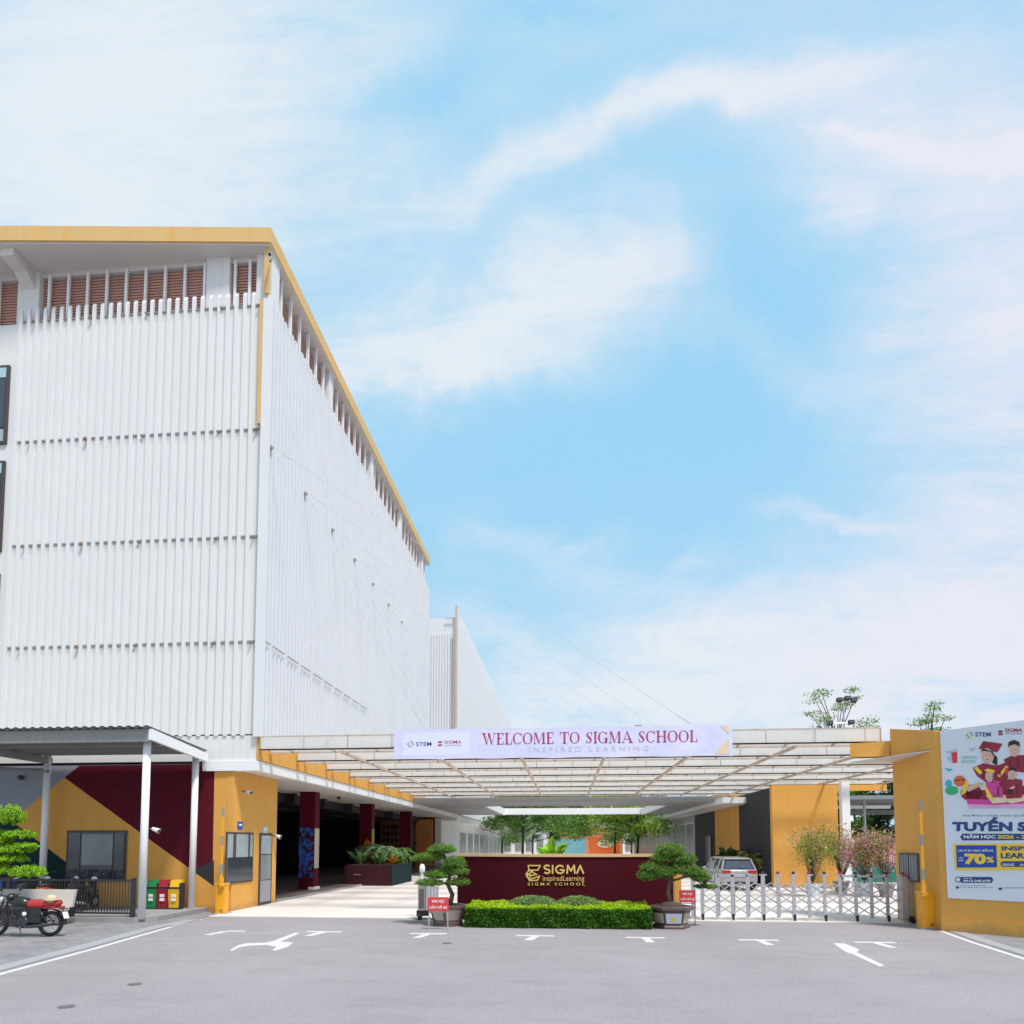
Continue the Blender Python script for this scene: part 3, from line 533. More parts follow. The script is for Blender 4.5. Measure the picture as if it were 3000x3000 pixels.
x, y = G(993, 2335, ZF0); q.lathe([(.05, ZF0-.12), (.12, ZF0-.06), (.08, ZF0+.02)], (x, y, 0), 12); single(q, 'ceiling_camera', 'dark_metal', 'small dark dome on the white ceiling in front of the maroon columns', 'camera')

# second building farther along
B2 = thing('distant_school_building', 'farther white finned building with a tall corner pole, seen past the first', 'building', (-18, 95, 0))
m = MB(); m.box(-30, -10.2, 59.3, 132, 5.05, 23.5); m.build('wall', 'white_side', B2)
mm = MB(); y = 59.3
while y < 132: mm.box(-10.2, -10.05, y, y+.3, 5.0, 24.15); y += .65
mm.build('side_fins', 'white_side', B2)
m = MB(); [m.box(x_, x_+.17, 59.22, 59.3, 5.05, 22.0) for x_ in np.arange(-12.6, -10.3, .26)]; m.build('front_fins', 'white_fin', B2)
m = MB(); m.box(-10.32, -10.14, 59.0, 59.14, 6.5, 24.6); m.box(-11.2, -10.2, 59.02, 59.1, 23.4, 23.46); m.build('corner_pole', 'purlin', B2)
m = MB(); m.box(-10.52, -10.42, 58.98, 59.1, 6.5, 22); m.build('rust_pipe', 'purlin', B2)

# ================================================================ entrance canopy (beams, purlins, stays)
CN = thing('entrance_canopy', 'white slatted canopy spanning the school gate on hanging cables', 'canopy', (0, 31, 0))
YB = [20.85+3.02*k for k in range(8)]
for k, y in enumerate(YB):
    m = MB(); xr = 9.72 if k == 0 else 16.8
    z0, z1 = 5.42, 5.88
    x = BX+.12; rr = random.Random(k)
    while x < xr-.05:
        e = min(x+2.99, xr)
        m.box(x, e-.02, y, y+.05, z0+.03, z1); m.box(x+.0, e-.02, y+.75, y+.80, z0+.03, z1-.02)
        x = e
    m.build('beam', 'beam_white', CN)
    m = MB(); m.box(BX+.1, xr, y-.012, y+.06, z0-.012, z0+.03); m.box(BX+.1, xr, y+.74, y+.81, z0-.012, z0+.03)
    xq = BX+.9
    while xq < xr: m.box(xq, xq+.05, y+.05, y+.75, z0+.03, z0+.08); xq += 1.5
    m.box(BX+.1, xr, y-.012, y-.01, z0-.012, z0+.03); m.box(BX+.1, xr, y-.008, y+.0, z1-.02, z1+.015)
    x = BX+.12
    while x < xr: m.box(x-.02, x+.012, y-.006, y, z0, z1); x += 1.5
    m.box(xr, xr+.03, y-.01, y+.44, z0-.02, z1+.02)
    m.build('beam_trim', 'purlin', CN)
for x in np.arange(-10.3+2.72, 17, 2.98):
    m = MB(); y0 = YB[0]+.42 if x < 10 else YB[1]; m.box(x-.045, x+.045, y0, YB[-1]+.45, 5.34, 5.43); m.build('purlin', 'purlin', CN)
for k, y in enumerate(YB[:7]):
    m = MB(); n0 = (BX+.12, y+.35, 16.2)
    for xe in (-4.6, 4.3):
        e = (xe, y+.2, 5.9); m.tube([n0, e], .007, 5, cap=False)
        a = Vector(n0); d = (Vector(e)-a).normalized(); m.tube([a+d*.5, a+d*.9], .014, 6); m.tube([Vector(e)-d*.9, Vector(e)-d*.4], .014, 6)
    m.lathe([(.05, 0), (.09, .03), (.09, .1), (.03, .14)], (n0[0]-.1, n0[1], n0[2]), 8, Matrix.Rotation(radians(90), 3, 'Y'))
    m.build('stay_cable', 'cable', CN)
# rear flat canopy with a rectangular opening
SL = thing('flat_canopy', 'flat grey canopy with a rectangular opening behind the slatted canopy', 'canopy', (0, 54, 0))
m = MB(); zc0, zc1 = 5.0, 5.35
m.box(BX+.05, 10.6, 43, 47.5, zc0, zc1); m.box(BX+.05, -6.0, 47.5, 62, zc0, zc1); m.box(7.2, 10.6, 47.5, 62, zc0, zc1); m.build('slab', 'slab_grey', SL)
m = MB(); m.box(-7.8, 9.6, 62, 63, zc0+.05, zc1+.28); m.build('rear_beam', 'white_trim', SL)
m = MB(); m.box(-6.0, -5.85, 47.5, 62, zc0-.04, zc1+.2); m.box(7.05, 7.2, 47.5, 62, zc0-.04, zc1+.2); m.build('opening_trim', 'white_trim', SL)
q = MB(); x, z = atY(1330, 2325, 42.6); q.box(x-.7, x+.7, 42.2, 42.7, z-.18, z+.06); q.box(x-.6, x+.6, 42.1, 42.2, z-.12, z); single(q, 'air_curtain', 'grey_metal', 'blue grey box unit hung under the rear edge of the slatted canopy', 'air unit')

# banner
BN = thing('welcome_banner', 'long pale lilac welcome banner hung on the front of the canopy', 'banner', (-.2, 20.7, 5.0))
BNY = 20.62
m = MB(); nx = 40; vs = []; rb = random.Random(2)
for i in range(nx+1):
    x = -5.6+10.78*i/nx; dz = .02*sin(i*.9)+.01*rb.random(); dy = 0.
    vs += [(x, BNY+dy, 5.02+dz*.7), (x, BNY+dy*.4, 6.0+dz*.3)]
m.add(vs, [(2*i, 2*i+2, 2*i+3, 2*i+1) for i in range(nx)]); m.add([(a, b+.012, c) for a, b, c in vs], [(2*i+1, 2*i+3, 2*i+2, 2*i) for i in range(nx)]); m.build('cloth', 'banner', BN)
fy = BNY-.004
def FB(u, w): return (u, fy, w)
def bpx(px, py): return atY(px, py, fy)
m = MB(); xa, _ = bpx(1180, 2190); xb, _ = bpx(1375, 2190); m.prismY([(xa, 5.14), (xb-.15, 5.12), (xb, 5.3), (xb, 5.9), (xa, 5.88)], fy+.0015, fy+.003); m.build('logo_panel', 'banner_panel', BN)
# didone style capitals drawn from thick stems and hairlines
def didone(mb, s, x0, x1, z0, z1, y):
    Wd = {'W': 1.25, 'E': .72, 'L': .68, 'C': .85, 'O': .92, 'M': 1.12, 'T': .82, 'S': .62, 'I': .36, 'G': .92, 'A': .92, 'H': .95, ' ': .42}
    tot = sum(Wd[c]+.06 for c in s); k = (x1-x0)/tot; hgt = z1-z0; cx = x0
    for c in s:
        w = Wd[c]
        def q(a, b): return (cx+a*k, y, z0+b*hgt)
        def poly(p): mb.add([q(a, b) for a, b in p], [tuple(range(len(p)))])
        def bar(a0, a1, b0, b1): poly([(a0, b0), (a1, b0), (a1, b1), (a0, b1)])
        def dia(a0, a1, t): poly([(a0, 0), (a0+t, 0), (a1+t, 1), (a1, 1)])
        def ring(w_, th0, th1, t=.17, hair=.05, n=22):
            pts = []
            for i in range(n+1):
                a = radians(th0+(th1-th0)*i/n); tk = hair+(t-hair)*abs(cos(a))
                pts.append(((w_/2+(w_/2)*cos(a), .5+.5*sin(a)), (w_/2+(w_/2-tk)*cos(a), .5+(.5-hair)*sin(a))))
            for i in range(n): poly([pts[i][0], pts[i+1][0], pts[i+1][1], pts[i][1]])
        T, h_ = .17, .055
        if c == 'I': bar(.1, .1+T, 0, 1); bar(.02, .36, 0, h_); bar(.02, .36, 1-h_, 1)
        elif c == 'L': bar(.1, .1+T, 0, 1); bar(.02, .66, 0, h_); bar(.6, .66, 0, .3); bar(.02, .34, 1-h_, 1)
        elif c == 'E': bar(.1, .1+T, 0, 1); bar(.02, .68, 0, h_); bar(.02, .66, 1-h_, 1); bar(.1, .52, .5, .5+h_); bar(.62, .68, 0, .26); bar(.6, .66, .76, 1)
        elif c == 'H': bar(.1, .1+T, 0, 1); bar(.68, .68+T, 0, 1); bar(.1, .7, .5, .5+h_); bar(.02, .35, 0, h_); bar(.02, .35, 1-h_, 1); bar(.6, .93, 0, h_); bar(.6, .93, 1-h_, 1)
        elif c == 'T': bar(.32, .32+T, 0, 1); bar(.0, .8, 1-h_, 1); bar(.0, .05, .72, 1); bar(.75, .8, .72, 1); bar(.22, .58, 0, h_)
        elif c == 'O': ring(.9, 0, 360)
        elif c == 'C': ring(.88, 40, 320); bar(.76, .81, .7, .98)
        elif c == 'G': ring(.88, 40, 335); bar(.66, .82, .0, .42); bar(.56, .92, .4, .4+h_); bar(.76, .81, .7, .98)
        elif c == 'A': poly([(.40, 1), (.50, 1), (.92, 0), (.72, 0)]); poly([(.06, 0), (.11, 0), (.46, .93), (.42, .97)]); bar(.2, .66, .3, .3+h_); bar(-.02, .22, 0, h_); bar(.6, 1., 0, h_)
        elif c == 'W': poly([(.04, 1), (.24, 1), (.46, 0), (.38, 0)]); poly([(.38, 0), (.43, 0), (.66, 1), (.61, 1)]); poly([(.5, 1), (.70, 1), (.92, 0), (.84, 0)]); poly([(.85, 0), (.9, 0), (1.15, 1), (1.10, 1)]); bar(-.04, .34, 1-h_, 1); bar(1., 1.25, 1-h_, 1)
        elif c == 'M': bar(.1, .15, 0, 1); bar(.85, .85+T, 0, 1); poly([(.1, 1), (.28, 1), (.56, .1), (.48, 0)]); poly([(.48, 0), (.54, .06), (.9, 1), (.85, 1)]); bar(.0, .26, 0, h_); bar(.76, 1.1, 0, h_)
        elif c == 'S':
            pts = [(.54, .74, .03), (.50, .90, .04), (.36, .96, .05), (.18, .9, .08), (.10, .76, .13), (.2, .6, .17), (.36, .46, .2), (.47, .3, .16), (.44, .12, .1), (.28, .04, .05), (.12, .1, .04), (.07, .28, .03)]
            for i in range(len(pts)-1):
                (a, b, t0), (a2, b2, t1) = pts[i], pts[i+1]; d = Vector((a2-a, b2-b)).normalized(); n_ = Vector((-d.y, d.x)); e0, e1 = t0*.5, t1*.5
                poly([(a+n_.x*e0, b+n_.y*e0), (a-n_.x*e0, b-n_.y*e0), (a2-n_.x*e1, b2-n_.y*e1), (a2+n_.x*e1, b2+n_.y*e1)])
            bar(.5, .55, .7, .98); bar(.06, .11, .02, .3)
        cx += (w+.06)*k
xa, zt = bpx(1413, 2158); xb, _ = bpx(2045, 2150)
Wd_ = {'W': 1.25, 'E': .72, 'L': .68, 'C': .85, 'O': .92, 'M': 1.12, 'T': .82, 'S': .62, 'I': .36, 'G': .92, 'A': .92, 'H': .95, ' ': .42}
tw_ = lambda t_: sum(Wd_[c]+.06 for c in t_)
tot_ = tw_('WELCOME TO SIGMA SCHOOL'); pos_ = 0.
for wd_ in ('WELCOME', 'TO', 'SIGMA', 'SCHOOL'):
    k_ = (xb-xa)/tot_; m = MB(); didone(m, wd_, xa+pos_*k_, xa+(pos_+tw_(wd_))*k_, 5.47, 5.84, fy-.002); m.build('headline_word', 'text_maroon', BN); pos_ += tw_(wd_)+.48
xa, _ = bpx(1550, 2200); xb, _ = bpx(1900, 2200)
m = MB(); put_text(m, 'I N S P I R E D   L E A R N I N G', lambda a, b: (a, fy-.002, b), xa, xb, 5.21, 5.37); m.build('subtitle', 'text_pale', BN)
def star_logo(mb, fn, cu_, cw, s):
    for i in range(6):
        a = 2*pi*i/6; mb.cur = i % 3; pts = [fn(cu_+s*.25*cos(a), cw+s*.25*sin(a)), fn(cu_+s*.7*cos(a-.38), cw+s*.7*sin(a-.38)), fn(cu_+s*cos(a), cw+s*sin(a)), fn(cu_+s*.7*cos(a+.38), cw+s*.7*sin(a+.38))]
        mb.add(pts, [(0, 1, 2, 3)])
m = MB(); x, z = bpx(1203, 2185); star_logo(m, FB, x, 5.52, .13); m.v = [(a, fy-.002, c) for a, b, c in m.v]; m.build('star_emblem', ['cyan', 'green_print', 'text_yellow'], BN)
m = MB(); xa, _ = bpx(1219, 2185); xb, _ = bpx(1264, 2185); put_text(m, 'STEM', lambda a, b: (a, fy-.002, b), xa, xb, 5.45, 5.58, .01); m.build('logo_text', 'text_navy', BN)
m = MB(); xa, _ = bpx(1302, 2185); xb, _ = bpx(1352, 2185); put_text(m, 'SIGMA', lambda a, b: (a, fy-.002, b), xa, xb, 5.52, 5.62, .01); put_text(m, 'SIGMA SCHOOL', lambda a, b: (a, fy-.002, b), xa, xb, 5.44, 5.48)
xq = xa-.14
for s_, zz_ in ((.08, 5.57), (.08, 5.47)): m.add([(xq-s_, fy-.002, zz_-.03), (xq+s_*.6, fy-.002, zz_-.03), (xq+s_, fy-.002, zz_+.03), (xq-s_*.8, fy-.002, zz_+.03)], [(0, 1, 2, 3)])
m.build('logo_text', 'text_maroon', BN)
m = MB(); xa, _ = bpx(2095, 2185); xb, _ = bpx(2135, 2185)
m.add([(xa, fy-.002, 5.1), (xb, fy-.002, 5.06), (xb, fy-.002, 5.55), (xa+.15, fy-.002, 5.3)], [(0, 1, 2, 3)]); m.add([(xb-.25, fy-.002, 5.97), (xb, fy-.002, 5.7), (xb, fy-.002, 5.97)], [(0, 1, 2)]); m.build('corner_ornament', 'peach', BN)

# ================================================================ right structure
RW = thing('yellow_gate_wall', 'yellow angled wall at the right of the gate, holding the big poster', 'wall', (10.2, 18.6, 0))
A2 = Vector((9.80, 18.05)); D2 = (Vector((11.05, 16.91))-Vector((9.77, 18.09))).normalized(); NR = Vector((D2.y, -D2.x))
if NR.y > 0: NR = -NR
ZW = 5.27
def onwall(px, py, off=0.):       # point on the poster wall's face
    r = ray(px, py); A = A2+NR*off; t_ = (A.x*NR.x+A.y*NR.y)/(r[0]*NR.x+r[1]*NR.y); return (Vector((r[0]*t_, r[1]*t_))-A).dot(D2), H+r[2]*t_
def W3(u_, z_, off=0.): p = A2+D2*u_+NR*off; return (p.x, p.y, z_)
e1 = A2+D2*7.0
m = MB(); m.prism([tuple(A2), tuple(e1), (e1.x+.3, e1.y+.3), (10.25, 18.25), (10.35, 20.8), (10.02, 20.8)], 0, ZW-.003); m.build('wall', 'yellow_wall', RW)
def hexa(m, P, back, zb, zt):      # faceted parapet: plan points, bottom and top heights per point, thickness to the back
    n = len(P); vs = [(x, y, b) for (x, y), b in zip(P, zb)]+[(x, y, t) for (x, y), t in zip(P, zt)]+[(x+back[0], y+back[1], b) for (x, y), b in zip(P, zb)]+[(x+back[0], y+back[1], t) for (x, y), t in zip(P, zt)]
    fs = []
    for i in range(n-1): fs += [(i, i+1, n+i+1, n+i), (2*n+i+1, 2*n+i, 3*n+i, 3*n+i+1), (n+i, n+i+1, 3*n+i+1, 3*n+i), (i+1, i, 2*n+i, 2*n+i+1)]
    fs += [(0, n, 3*n, 2*n), (n-1, 3*n-1, 4*n-1, 2*n-1)]; m.add(vs, fs)
m = MB(); hexa(m, [(8.70, 20.62), (9.72, 20.3)], (.25, .4), [4.95, 4.91], [5.36, 5.38]); m.build('ledge', 'yellow_wall', RW)
m = MB(); hexa(m, [(9.73, 20.28), (9.80, 18.04)], (.4, .1), [4.90, 4.82], [5.74, 5.29]); m.build('upper_ledge', 'yellow_wall', RW)
m = MB(); m.prism([(9.86, 18.2), (8.80, 20.7), (8.9, 21.2), (10.3, 21.2), (10.1, 18.3)], 4.78, 4.81); m.build('ledge_soffit', 'soffit', RW)
m = MB(); m.prism([(A2.x-.03, A2.y-.02), (A2.x+D2.x*7-.03, A2.y+D2.y*7-.03), (A2.x+D2.x*7, A2.y+D2.y*7), tuple(A2)], .0, .35); m.build('plinth', 'yellow_wall', RW)
ya, za = atX(2641, 2498, 9.97); yb, zb = atX(2704, 2562, 9.97)
w = MB(); w.box(9.88, 9.97, yb, ya, 1.2, za); wi = w.build('window', 'frame_brown', RW)
q = MB(); q.box(9.868, 9.885, yb+.1, (ya+yb)/2-.05, 1.25, za-.07); q.box(9.868, 9.885, (ya+yb)/2+.05, ya-.1, 1.25, za-.07); q.build('pane', 'glass_mid', wi)
q = MB()
for i in range(7): y_ = yb+.15+i*(ya-yb-.3)/6; q.tube([(9.85, y_, 1.22), (9.85, y_, za-.03)], .012, 5)
q.build('window_bar', 'grey_metal', wi)
# poster
PO = thing('admission_poster', 'large blue and white school admission poster with students in maroon gowns', 'poster', W3(2, .85, .03))
def pq(px, py, off): u_, z_ = onwall(px, py, off); return W3(u_, z_, off)
Lq = [onwall(2754, 2142, .03), onwall(2777, 2631, .03), (6.2, .88), (6.2, 5.42)]
m = MB(); f_ = [W3(a, b, .035) for a, b in Lq]; b_ = [W3(a, b, .004) for a, b in Lq]; m.add(f_+b_, [(0, 1, 2, 3), (7, 6, 5, 4), (0, 4, 5, 1), (1, 5, 6, 2), (2, 6, 7, 3), (3, 7, 4, 0)]); m.build('board', 'poster_base', PO)
def zc_(a, b): return 2700+a/2.883, 2080+b/2.883
def pp(pts, mt, name='print_shape', lay=1, lb=None):
    q = MB(); q.add([pq(*zc_(a, b), .035+.003*lay) for a, b in pts], [tuple(range(len(pts)))]); return q.build(name, mt, PO)
def ring_pts(cx, cy, rx, ry, n=18, rot=0):
    return [(cx+rx*cos(2*pi*i/n)*cos(rot)-ry*sin(2*pi*i/n)*sin(rot), cy+rx*cos(2*pi*i/n)*sin(rot)+ry*sin(2*pi*i/n)*cos(rot)) for i in range(n)]
def pt(body, a0, a1, b0, b1, mt, bold=0., lay=3, name='lettering'):      # baseline box in zoom px, left,right,top,bottom
    q = MB(); vs, fs = text_poly(body, bold); q.add([pq(*zc_(a0+(a1-a0)*x, b1+(b0-b1)*y), .035+.003*lay) for x, y in vs], fs); return q.build(name, mt, PO)
m = MB()
for i in range(6):
    a = 2*pi*i/6; m.cur = i % 3; m.add([pq(*zc_(405+34*k_*cos(a+d_), 212-34*k_*sin(a+d_)), .041) for k_, d_ in ((.25, 0), (.7, -.38), (1, 0), (.7, .38))], [(0, 1, 2, 3)])
m.build('star_emblem', ['cyan', 'green_print', 'text_yellow'], PO)
pt('STEM', 452, 585, 188, 225, 'text_navy', .02); pt('SIGMA', 705, 850, 155, 185, 'gown', .02); pt('SIGMA SCHOOL', 705, 850, 193, 205, 'gown')
pp([(645, 175), (690, 172), (680, 192), (650, 195)], 'gown'); pp([(650, 198), (685, 196), (690, 212), (648, 214)], 'gown')
# drawn students and doodles
pp([(200, 352), (300, 330), (300, 350), (235, 372)], 'pale_blue'); pp([(250, 360), (300, 352), (303, 445), (262, 450)], 'sign_red'); pp([(215, 400), (250, 385), (255, 440), (240, 440)], 'pale_blue')
pp([(335, 388), (470, 388), (470, 410), (335, 412)], 'pale_blue'); pp([(335, 424), (455, 424), (455, 448), (335, 448)], 'pale_blue'); pp([(390, 325), (465, 315), (430, 352)], 'pale_blue')
pp([(190, 490), (270, 500), (230, 520)], 'cyan'); pp(ring_pts(228, 622, 30, 34), 'cyan'); pp(ring_pts(255, 680, 56, 38), 'green_print', lay=2)
pp(ring_pts(420, 700, 92, 70), 'gown', lay=2); pp([(375, 690), (700, 660), (865, 640), (900, 760), (600, 775), (378, 755)], 'gown', lay=2)
pp([(378, 750), (600, 760), (900, 740), (900, 790), (620, 800), (388, 795)], 'magenta', lay=3); pp([(388, 793), (620, 797), (900, 785), (900, 830), (640, 830), (400, 830)], 'magenta_pale', lay=2)
pp([(540, 720), (640, 700), (720, 780), (600, 790)], 'peach', lay=5); pp([(640, 740), (760, 690), (840, 700), (900, 760), (760, 790)], 'peach', lay=4)
pp([(430, 490), (520, 450), (640, 470), (740, 430), (755, 500), (720, 600), (690, 640), (560, 620), (470, 560)], 'gown', lay=4)
pp([(440, 490), (470, 478), (515, 530), (490, 545)], 'text_yellow', lay=5); pp([(640, 555), (715, 470), (735, 480), (660, 570)], 'text_yellow', lay=5)
pp(ring_pts(560, 385, 52, 68), 'skin', lay=5); pp([(590, 350), (640, 400), (640, 470), (600, 450)], 'hair', lay=4); pp([(480, 330), (520, 262), (684, 285), (640, 355), (600, 350), (560, 322)], 'gown', lay=6)
pp([(690, 420), (760, 385), (865, 380), (960, 400), (980, 540), (800, 520), (730, 480)], 'gown', lay=3); pp(ring_pts(785, 335, 42, 60), 'skin', lay=5); pp([(728, 320), (735, 270), (780, 252), (825, 270), (830, 310), (790, 290), (745, 300)], 'hair', lay=6)
pp([(540, 610), (600, 590), (680, 610), (690, 740), (560, 740)], 'magenta', lay=5); pp(ring_pts(575, 560, 38, 46), 'skin', lay=6); pp([(525, 510), (560, 495), (620, 510), (612, 530), (560, 522)], 'text_yellow', lay=7)
pp([(650, 620), (760, 575), (850, 590), (850, 740), (720, 750), (690, 680)], 'gown', lay=6); pp(ring_pts(765, 545, 36, 44), 'skin', lay=7); pp([(728, 520), (750, 485), (795, 490), (800, 520), (765, 508)], 'hair', lay=8)
pp([(350, 655), (500, 610), (530, 625), (400, 690)], 'skin', lay=6); pp(ring_pts(322, 600, 50, 46), 'ball', lay=6); pp([(275, 590), (370, 585), (370, 592), (275, 598)], 'hair', lay=7); pp([(355, 620), (385, 590), (400, 650), (370, 700), (330, 725)], 'text_yellow', lay=5)
pp([(520, 640), (550, 650), (620, 770), (560, 740)], 'text_yellow', lay=7); pp([(740, 660), (780, 640), (790, 655), (750, 680)], 'skin', lay=8); pp(ring_pts(748, 690, 24, 24), 'hair', lay=9)
for cx_, cy_, k_ in ((556, 392, 1.), (785, 343, .85), (573, 566, .75), (765, 550, .75)):
    pp(ring_pts(cx_-16*k_, cy_-8*k_, 5*k_, 3*k_, 8), 'hair', lay=9); pp(ring_pts(cx_+16*k_, cy_-8*k_, 5*k_, 3*k_, 8), 'hair', lay=9); pp([(cx_-12*k_, cy_+24*k_), (cx_+12*k_, cy_+24*k_), (cx_, cy_+31*k_)], 'gown', lay=9)
pp([(500, 350), (515, 325), (600, 350), (610, 395), (598, 380), (585, 352), (520, 345)], 'hair', lay=7)
for a_, b_ in ((520, 560), (600, 600), (660, 540)): pp([(a_, b_-60), (a_+14, b_-55), (a_+6, b_+20), (a_-4, b_+10)], 'fold', lay=6)
for a_, b_ in ((740, 470), (810, 460), (880, 470)): pp([(a_, b_-50), (a_+12, b_-45), (a_+8, b_+30), (a_-4, b_+20)], 'fold', lay=5)
for a_, b_ in ((700, 690), (800, 680), (640, 690)): pp([(a_, b_-50), (a_+10, b_-48), (a_+14, b_+30), (a_+2, b_+25)], 'fold', lay=9)
pp([(870, 390), (900, 380), (900, 520), (872, 500)], 'sign_red', lay=6); pp([(700, 500), (730, 480), (745, 520), (715, 560)], 'sign_red', lay=6)
pt('TRƯỜNG SONG NGỮ QUỐC TẾ', 340, 960, 878, 902, 'text_navy', .0)
pt('TUYỂN SINH', 258, 1150, 905, 1025, 'text_navy', .055)
pp([(325, 1072), (345, 1045), (1200, 1045), (1200, 1098), (345, 1102)], 'text_navy', lay=2); pt('NĂM HỌC', 356, 625, 1048, 1092, 'white_paint', .03); pt('2026 - 2027', 640, 985, 1055, 1088, 'text_yellow', .03)
pp([(265, 1132), (1200, 1125), (1200, 1352), (285, 1352)], 'text_yellow', lay=2); pp([(290, 1143), (632, 1143), (638, 1330), (298, 1332)], 'box_blue', lay=3)
pt('ƯU ĐÃI HỌC BỔNG', 308, 605, 1172, 1200, 'white_paint', .02, 4); pt('70', 360, 545, 1212, 1305, 'text_yellow', .06, 4); pt('%', 548, 610, 1240, 1290, 'text_yellow', .04, 4); pt('ĐẾN', 310, 352, 1240, 1255, 'white_paint', .02, 4); pt('TỚI', 310, 352, 1262, 1280, 'white_paint', .02, 4)
pt('INSPIRED', 675, 1060, 1150, 1188, 'text_navy', .04, 4); pt('LEARNING', 668, 1080, 1207, 1253, 'text_navy', .04, 4)
pp([(663, 1300), (680, 1278), (1150, 1275), (1150, 1325), (680, 1325)], 'text_navy', lay=4); pt('SONG NGỮ', 682, 785, 1290, 1318, 'white_paint', .02, 5); pt('QUỐC TẾ', 830, 940, 1290, 1318, 'white_paint', .02, 5)
pp(ring_pts(308, 1432, 25, 25), 'text_navy', lay=3); pp([(330, 1410), (590, 1410), (607, 1435), (590, 1460), (330, 1460)], 'text_navy', lay=2); pp(ring_pts(308, 1432, 17, 18), 'poster_base', lay=4)
pt('LIÊN HỆ', 352, 425, 1415, 1428, 'white_paint', .02); pt('0912.345.678', 352, 580, 1434, 1452, 'white_paint', .03)
pt('TRƯỜNG SONG NGỮ', 320, 540, 1478, 1487, 'text_navy'); pt('KHU ĐÔ THỊ, HÀ NỘI', 322, 600, 1494, 1505, 'text_navy'); pt('www.school.edu.vn', 690, 860, 1495, 1507, 'text_navy')
pp([(290, 1488), (315, 1488), (315, 1508), (290, 1508)], 'text_navy'); pp([(650, 1500), (680, 1500), (680, 1520), (650, 1520)], 'text_navy')

# low right building with coloured panels
RB = thing('low_right_building', 'low building at the right of the court with dark and yellow wall panels', 'building', (16, 70, 0))
def facade(y0, y1, mt, z1=4.75, d=0.): q = MB(); q.box(11.0+d, 13.4, y0, y1, 0, z1); q.build('wall', mt, RB)
facade(42.6, 49.5, 'yellow_wall', 4.75, .02); facade(35.3, 42.6, 'charcoal', 5.3, .0); facade(49.5, 57, 'charcoal', 4.75, .0); facade(57, 110, 'far_grey', 4.75, .1)
for i in range(13):
    y0 = 57.5+i*4; w = MB(); w.box(11.02, 11.1, y0, y0+3.6, .3, 4.1); c = w.build('window', 'white_trim', RB)
    q = MB(); q.box(10.99, 11.02, y0+.15, y0+1.75, .4, 4.0); q.box(10.99, 11.02, y0+1.9, y0+3.45, .4, 4.0); q.build('pane', 'glass_mid', c)
m = MB(); m.box(9.6, 13.5, 40.8, 110, 4.75, 5.12); m.build('roof', 'white_trim', RB)
m = MB(); m.box(10.6, 11.0, 41.2, 110, 4.68, 4.75); m.build('soffit', 'soffit', RB)
m = MB(); m.box(10.5, 13.4, 43, 61, 5.13, 5.75); m.build('parapet', 'yellow_wall', RB)
m = MB(); m.box(10.9, 11.0, 50.4, 52.4, .3, 2.9); c = m.build('notice_frame', 'frame_brown', RB)
q = MB(); q.box(10.88, 10.9, 50.5, 51.3, .4, 2.8); q.build('notice_sheet', 'pot_grey', c)
YW = thing('yellow_partition_wall', 'freestanding yellow wall behind the flowering shrubs', 'wall', (12.3, 34.8, 0))
m = MB(); m.box(10.62, 13.9, 34.6, 34.95, 0, 5.31); m.build('wall', 'yellow_wall', YW)
q = MB(); q.box(13.9, 16.4, 34.7, 34.9, 5.0, 5.31); q.build('lintel', 'yellow_wall', YW)
m = MB(); x, _ = atY(2475, 2400, 33.5); m.box(x-.19, x+.19, 33.3, 33.65, 0, 5.33); m.box(x-.25, x+.25, 33.25, 33.7, 0, .12); single(m, 'canopy_post', 'white_trim', 'white square post under the canopy right of the yellow wall', 'post')
for i, (px, py) in enumerate(((2275, 2317), (2435, 2315))):
    x, z = atY(px, py, 41.0); q = MB(); q.box(x-.45, x+.45, 40.6, 41.0, z-.2, z+.22); q.box(x-.5, x-.45, 40.58, 41.02, z-.24, z+.26); single(q, 'beam_end_box', 'grey_metal', ['grey box under the canopy above the dark wall panel', 'grey box under the canopy above the right end of the yellow wall'][i], 'beam_end', 'grey boxes under the canopy')  # these grey boxes stand for the beam ends at the canopy's last row
# parking shed and green fence at the right rear
SH = thing('parking_shed', 'grey steel shed roof on thin posts behind the right wall', 'shed', (22, 48, 0))
m = MB(); m.prismY([(14.5, 5.0), (32, 5.1), (32, 5.3), (14.5, 5.25)], 42, 42.3); m.prismY([(14.5, 5.15), (32, 5.15), (32, 5.25), (14.5, 5.25)], 42.3, 52); m.box(14.5, 32, 50, 50.3, 4.4, 4.75); m.build('roof', 'shed_grey', SH)
m = MB(); m.box(17.0, 21, 44, 44.3, 4.55, 4.75); m.build('roof_light', 'white_trim', SH)
for x in (16.1, 18.9, 21.7, 24.5): m = MB(); m.tube([(x, 43, 0), (x, 43, 5.1)], .09, 8); m.build('post', 'grey_metal', SH)
FN = thing('green_fence', 'dark green mesh fence behind the flowering shrubs', 'fence', (17.5, 38, 0))
m = MB(); m.box(13.7, 24, 38, 38.04, .1, 1.25); m.build('panel', 'fence_teal', FN)
m = MB(); m.box(13.7, 24, 37.96, 38.08, 1.25, 1.33); [m.box(x, x+.08, 37.97, 38.07, 0, 1.4) for x in np.arange(13.7, 24, 1.6)]; m.build('post', 'grey_metal', FN)

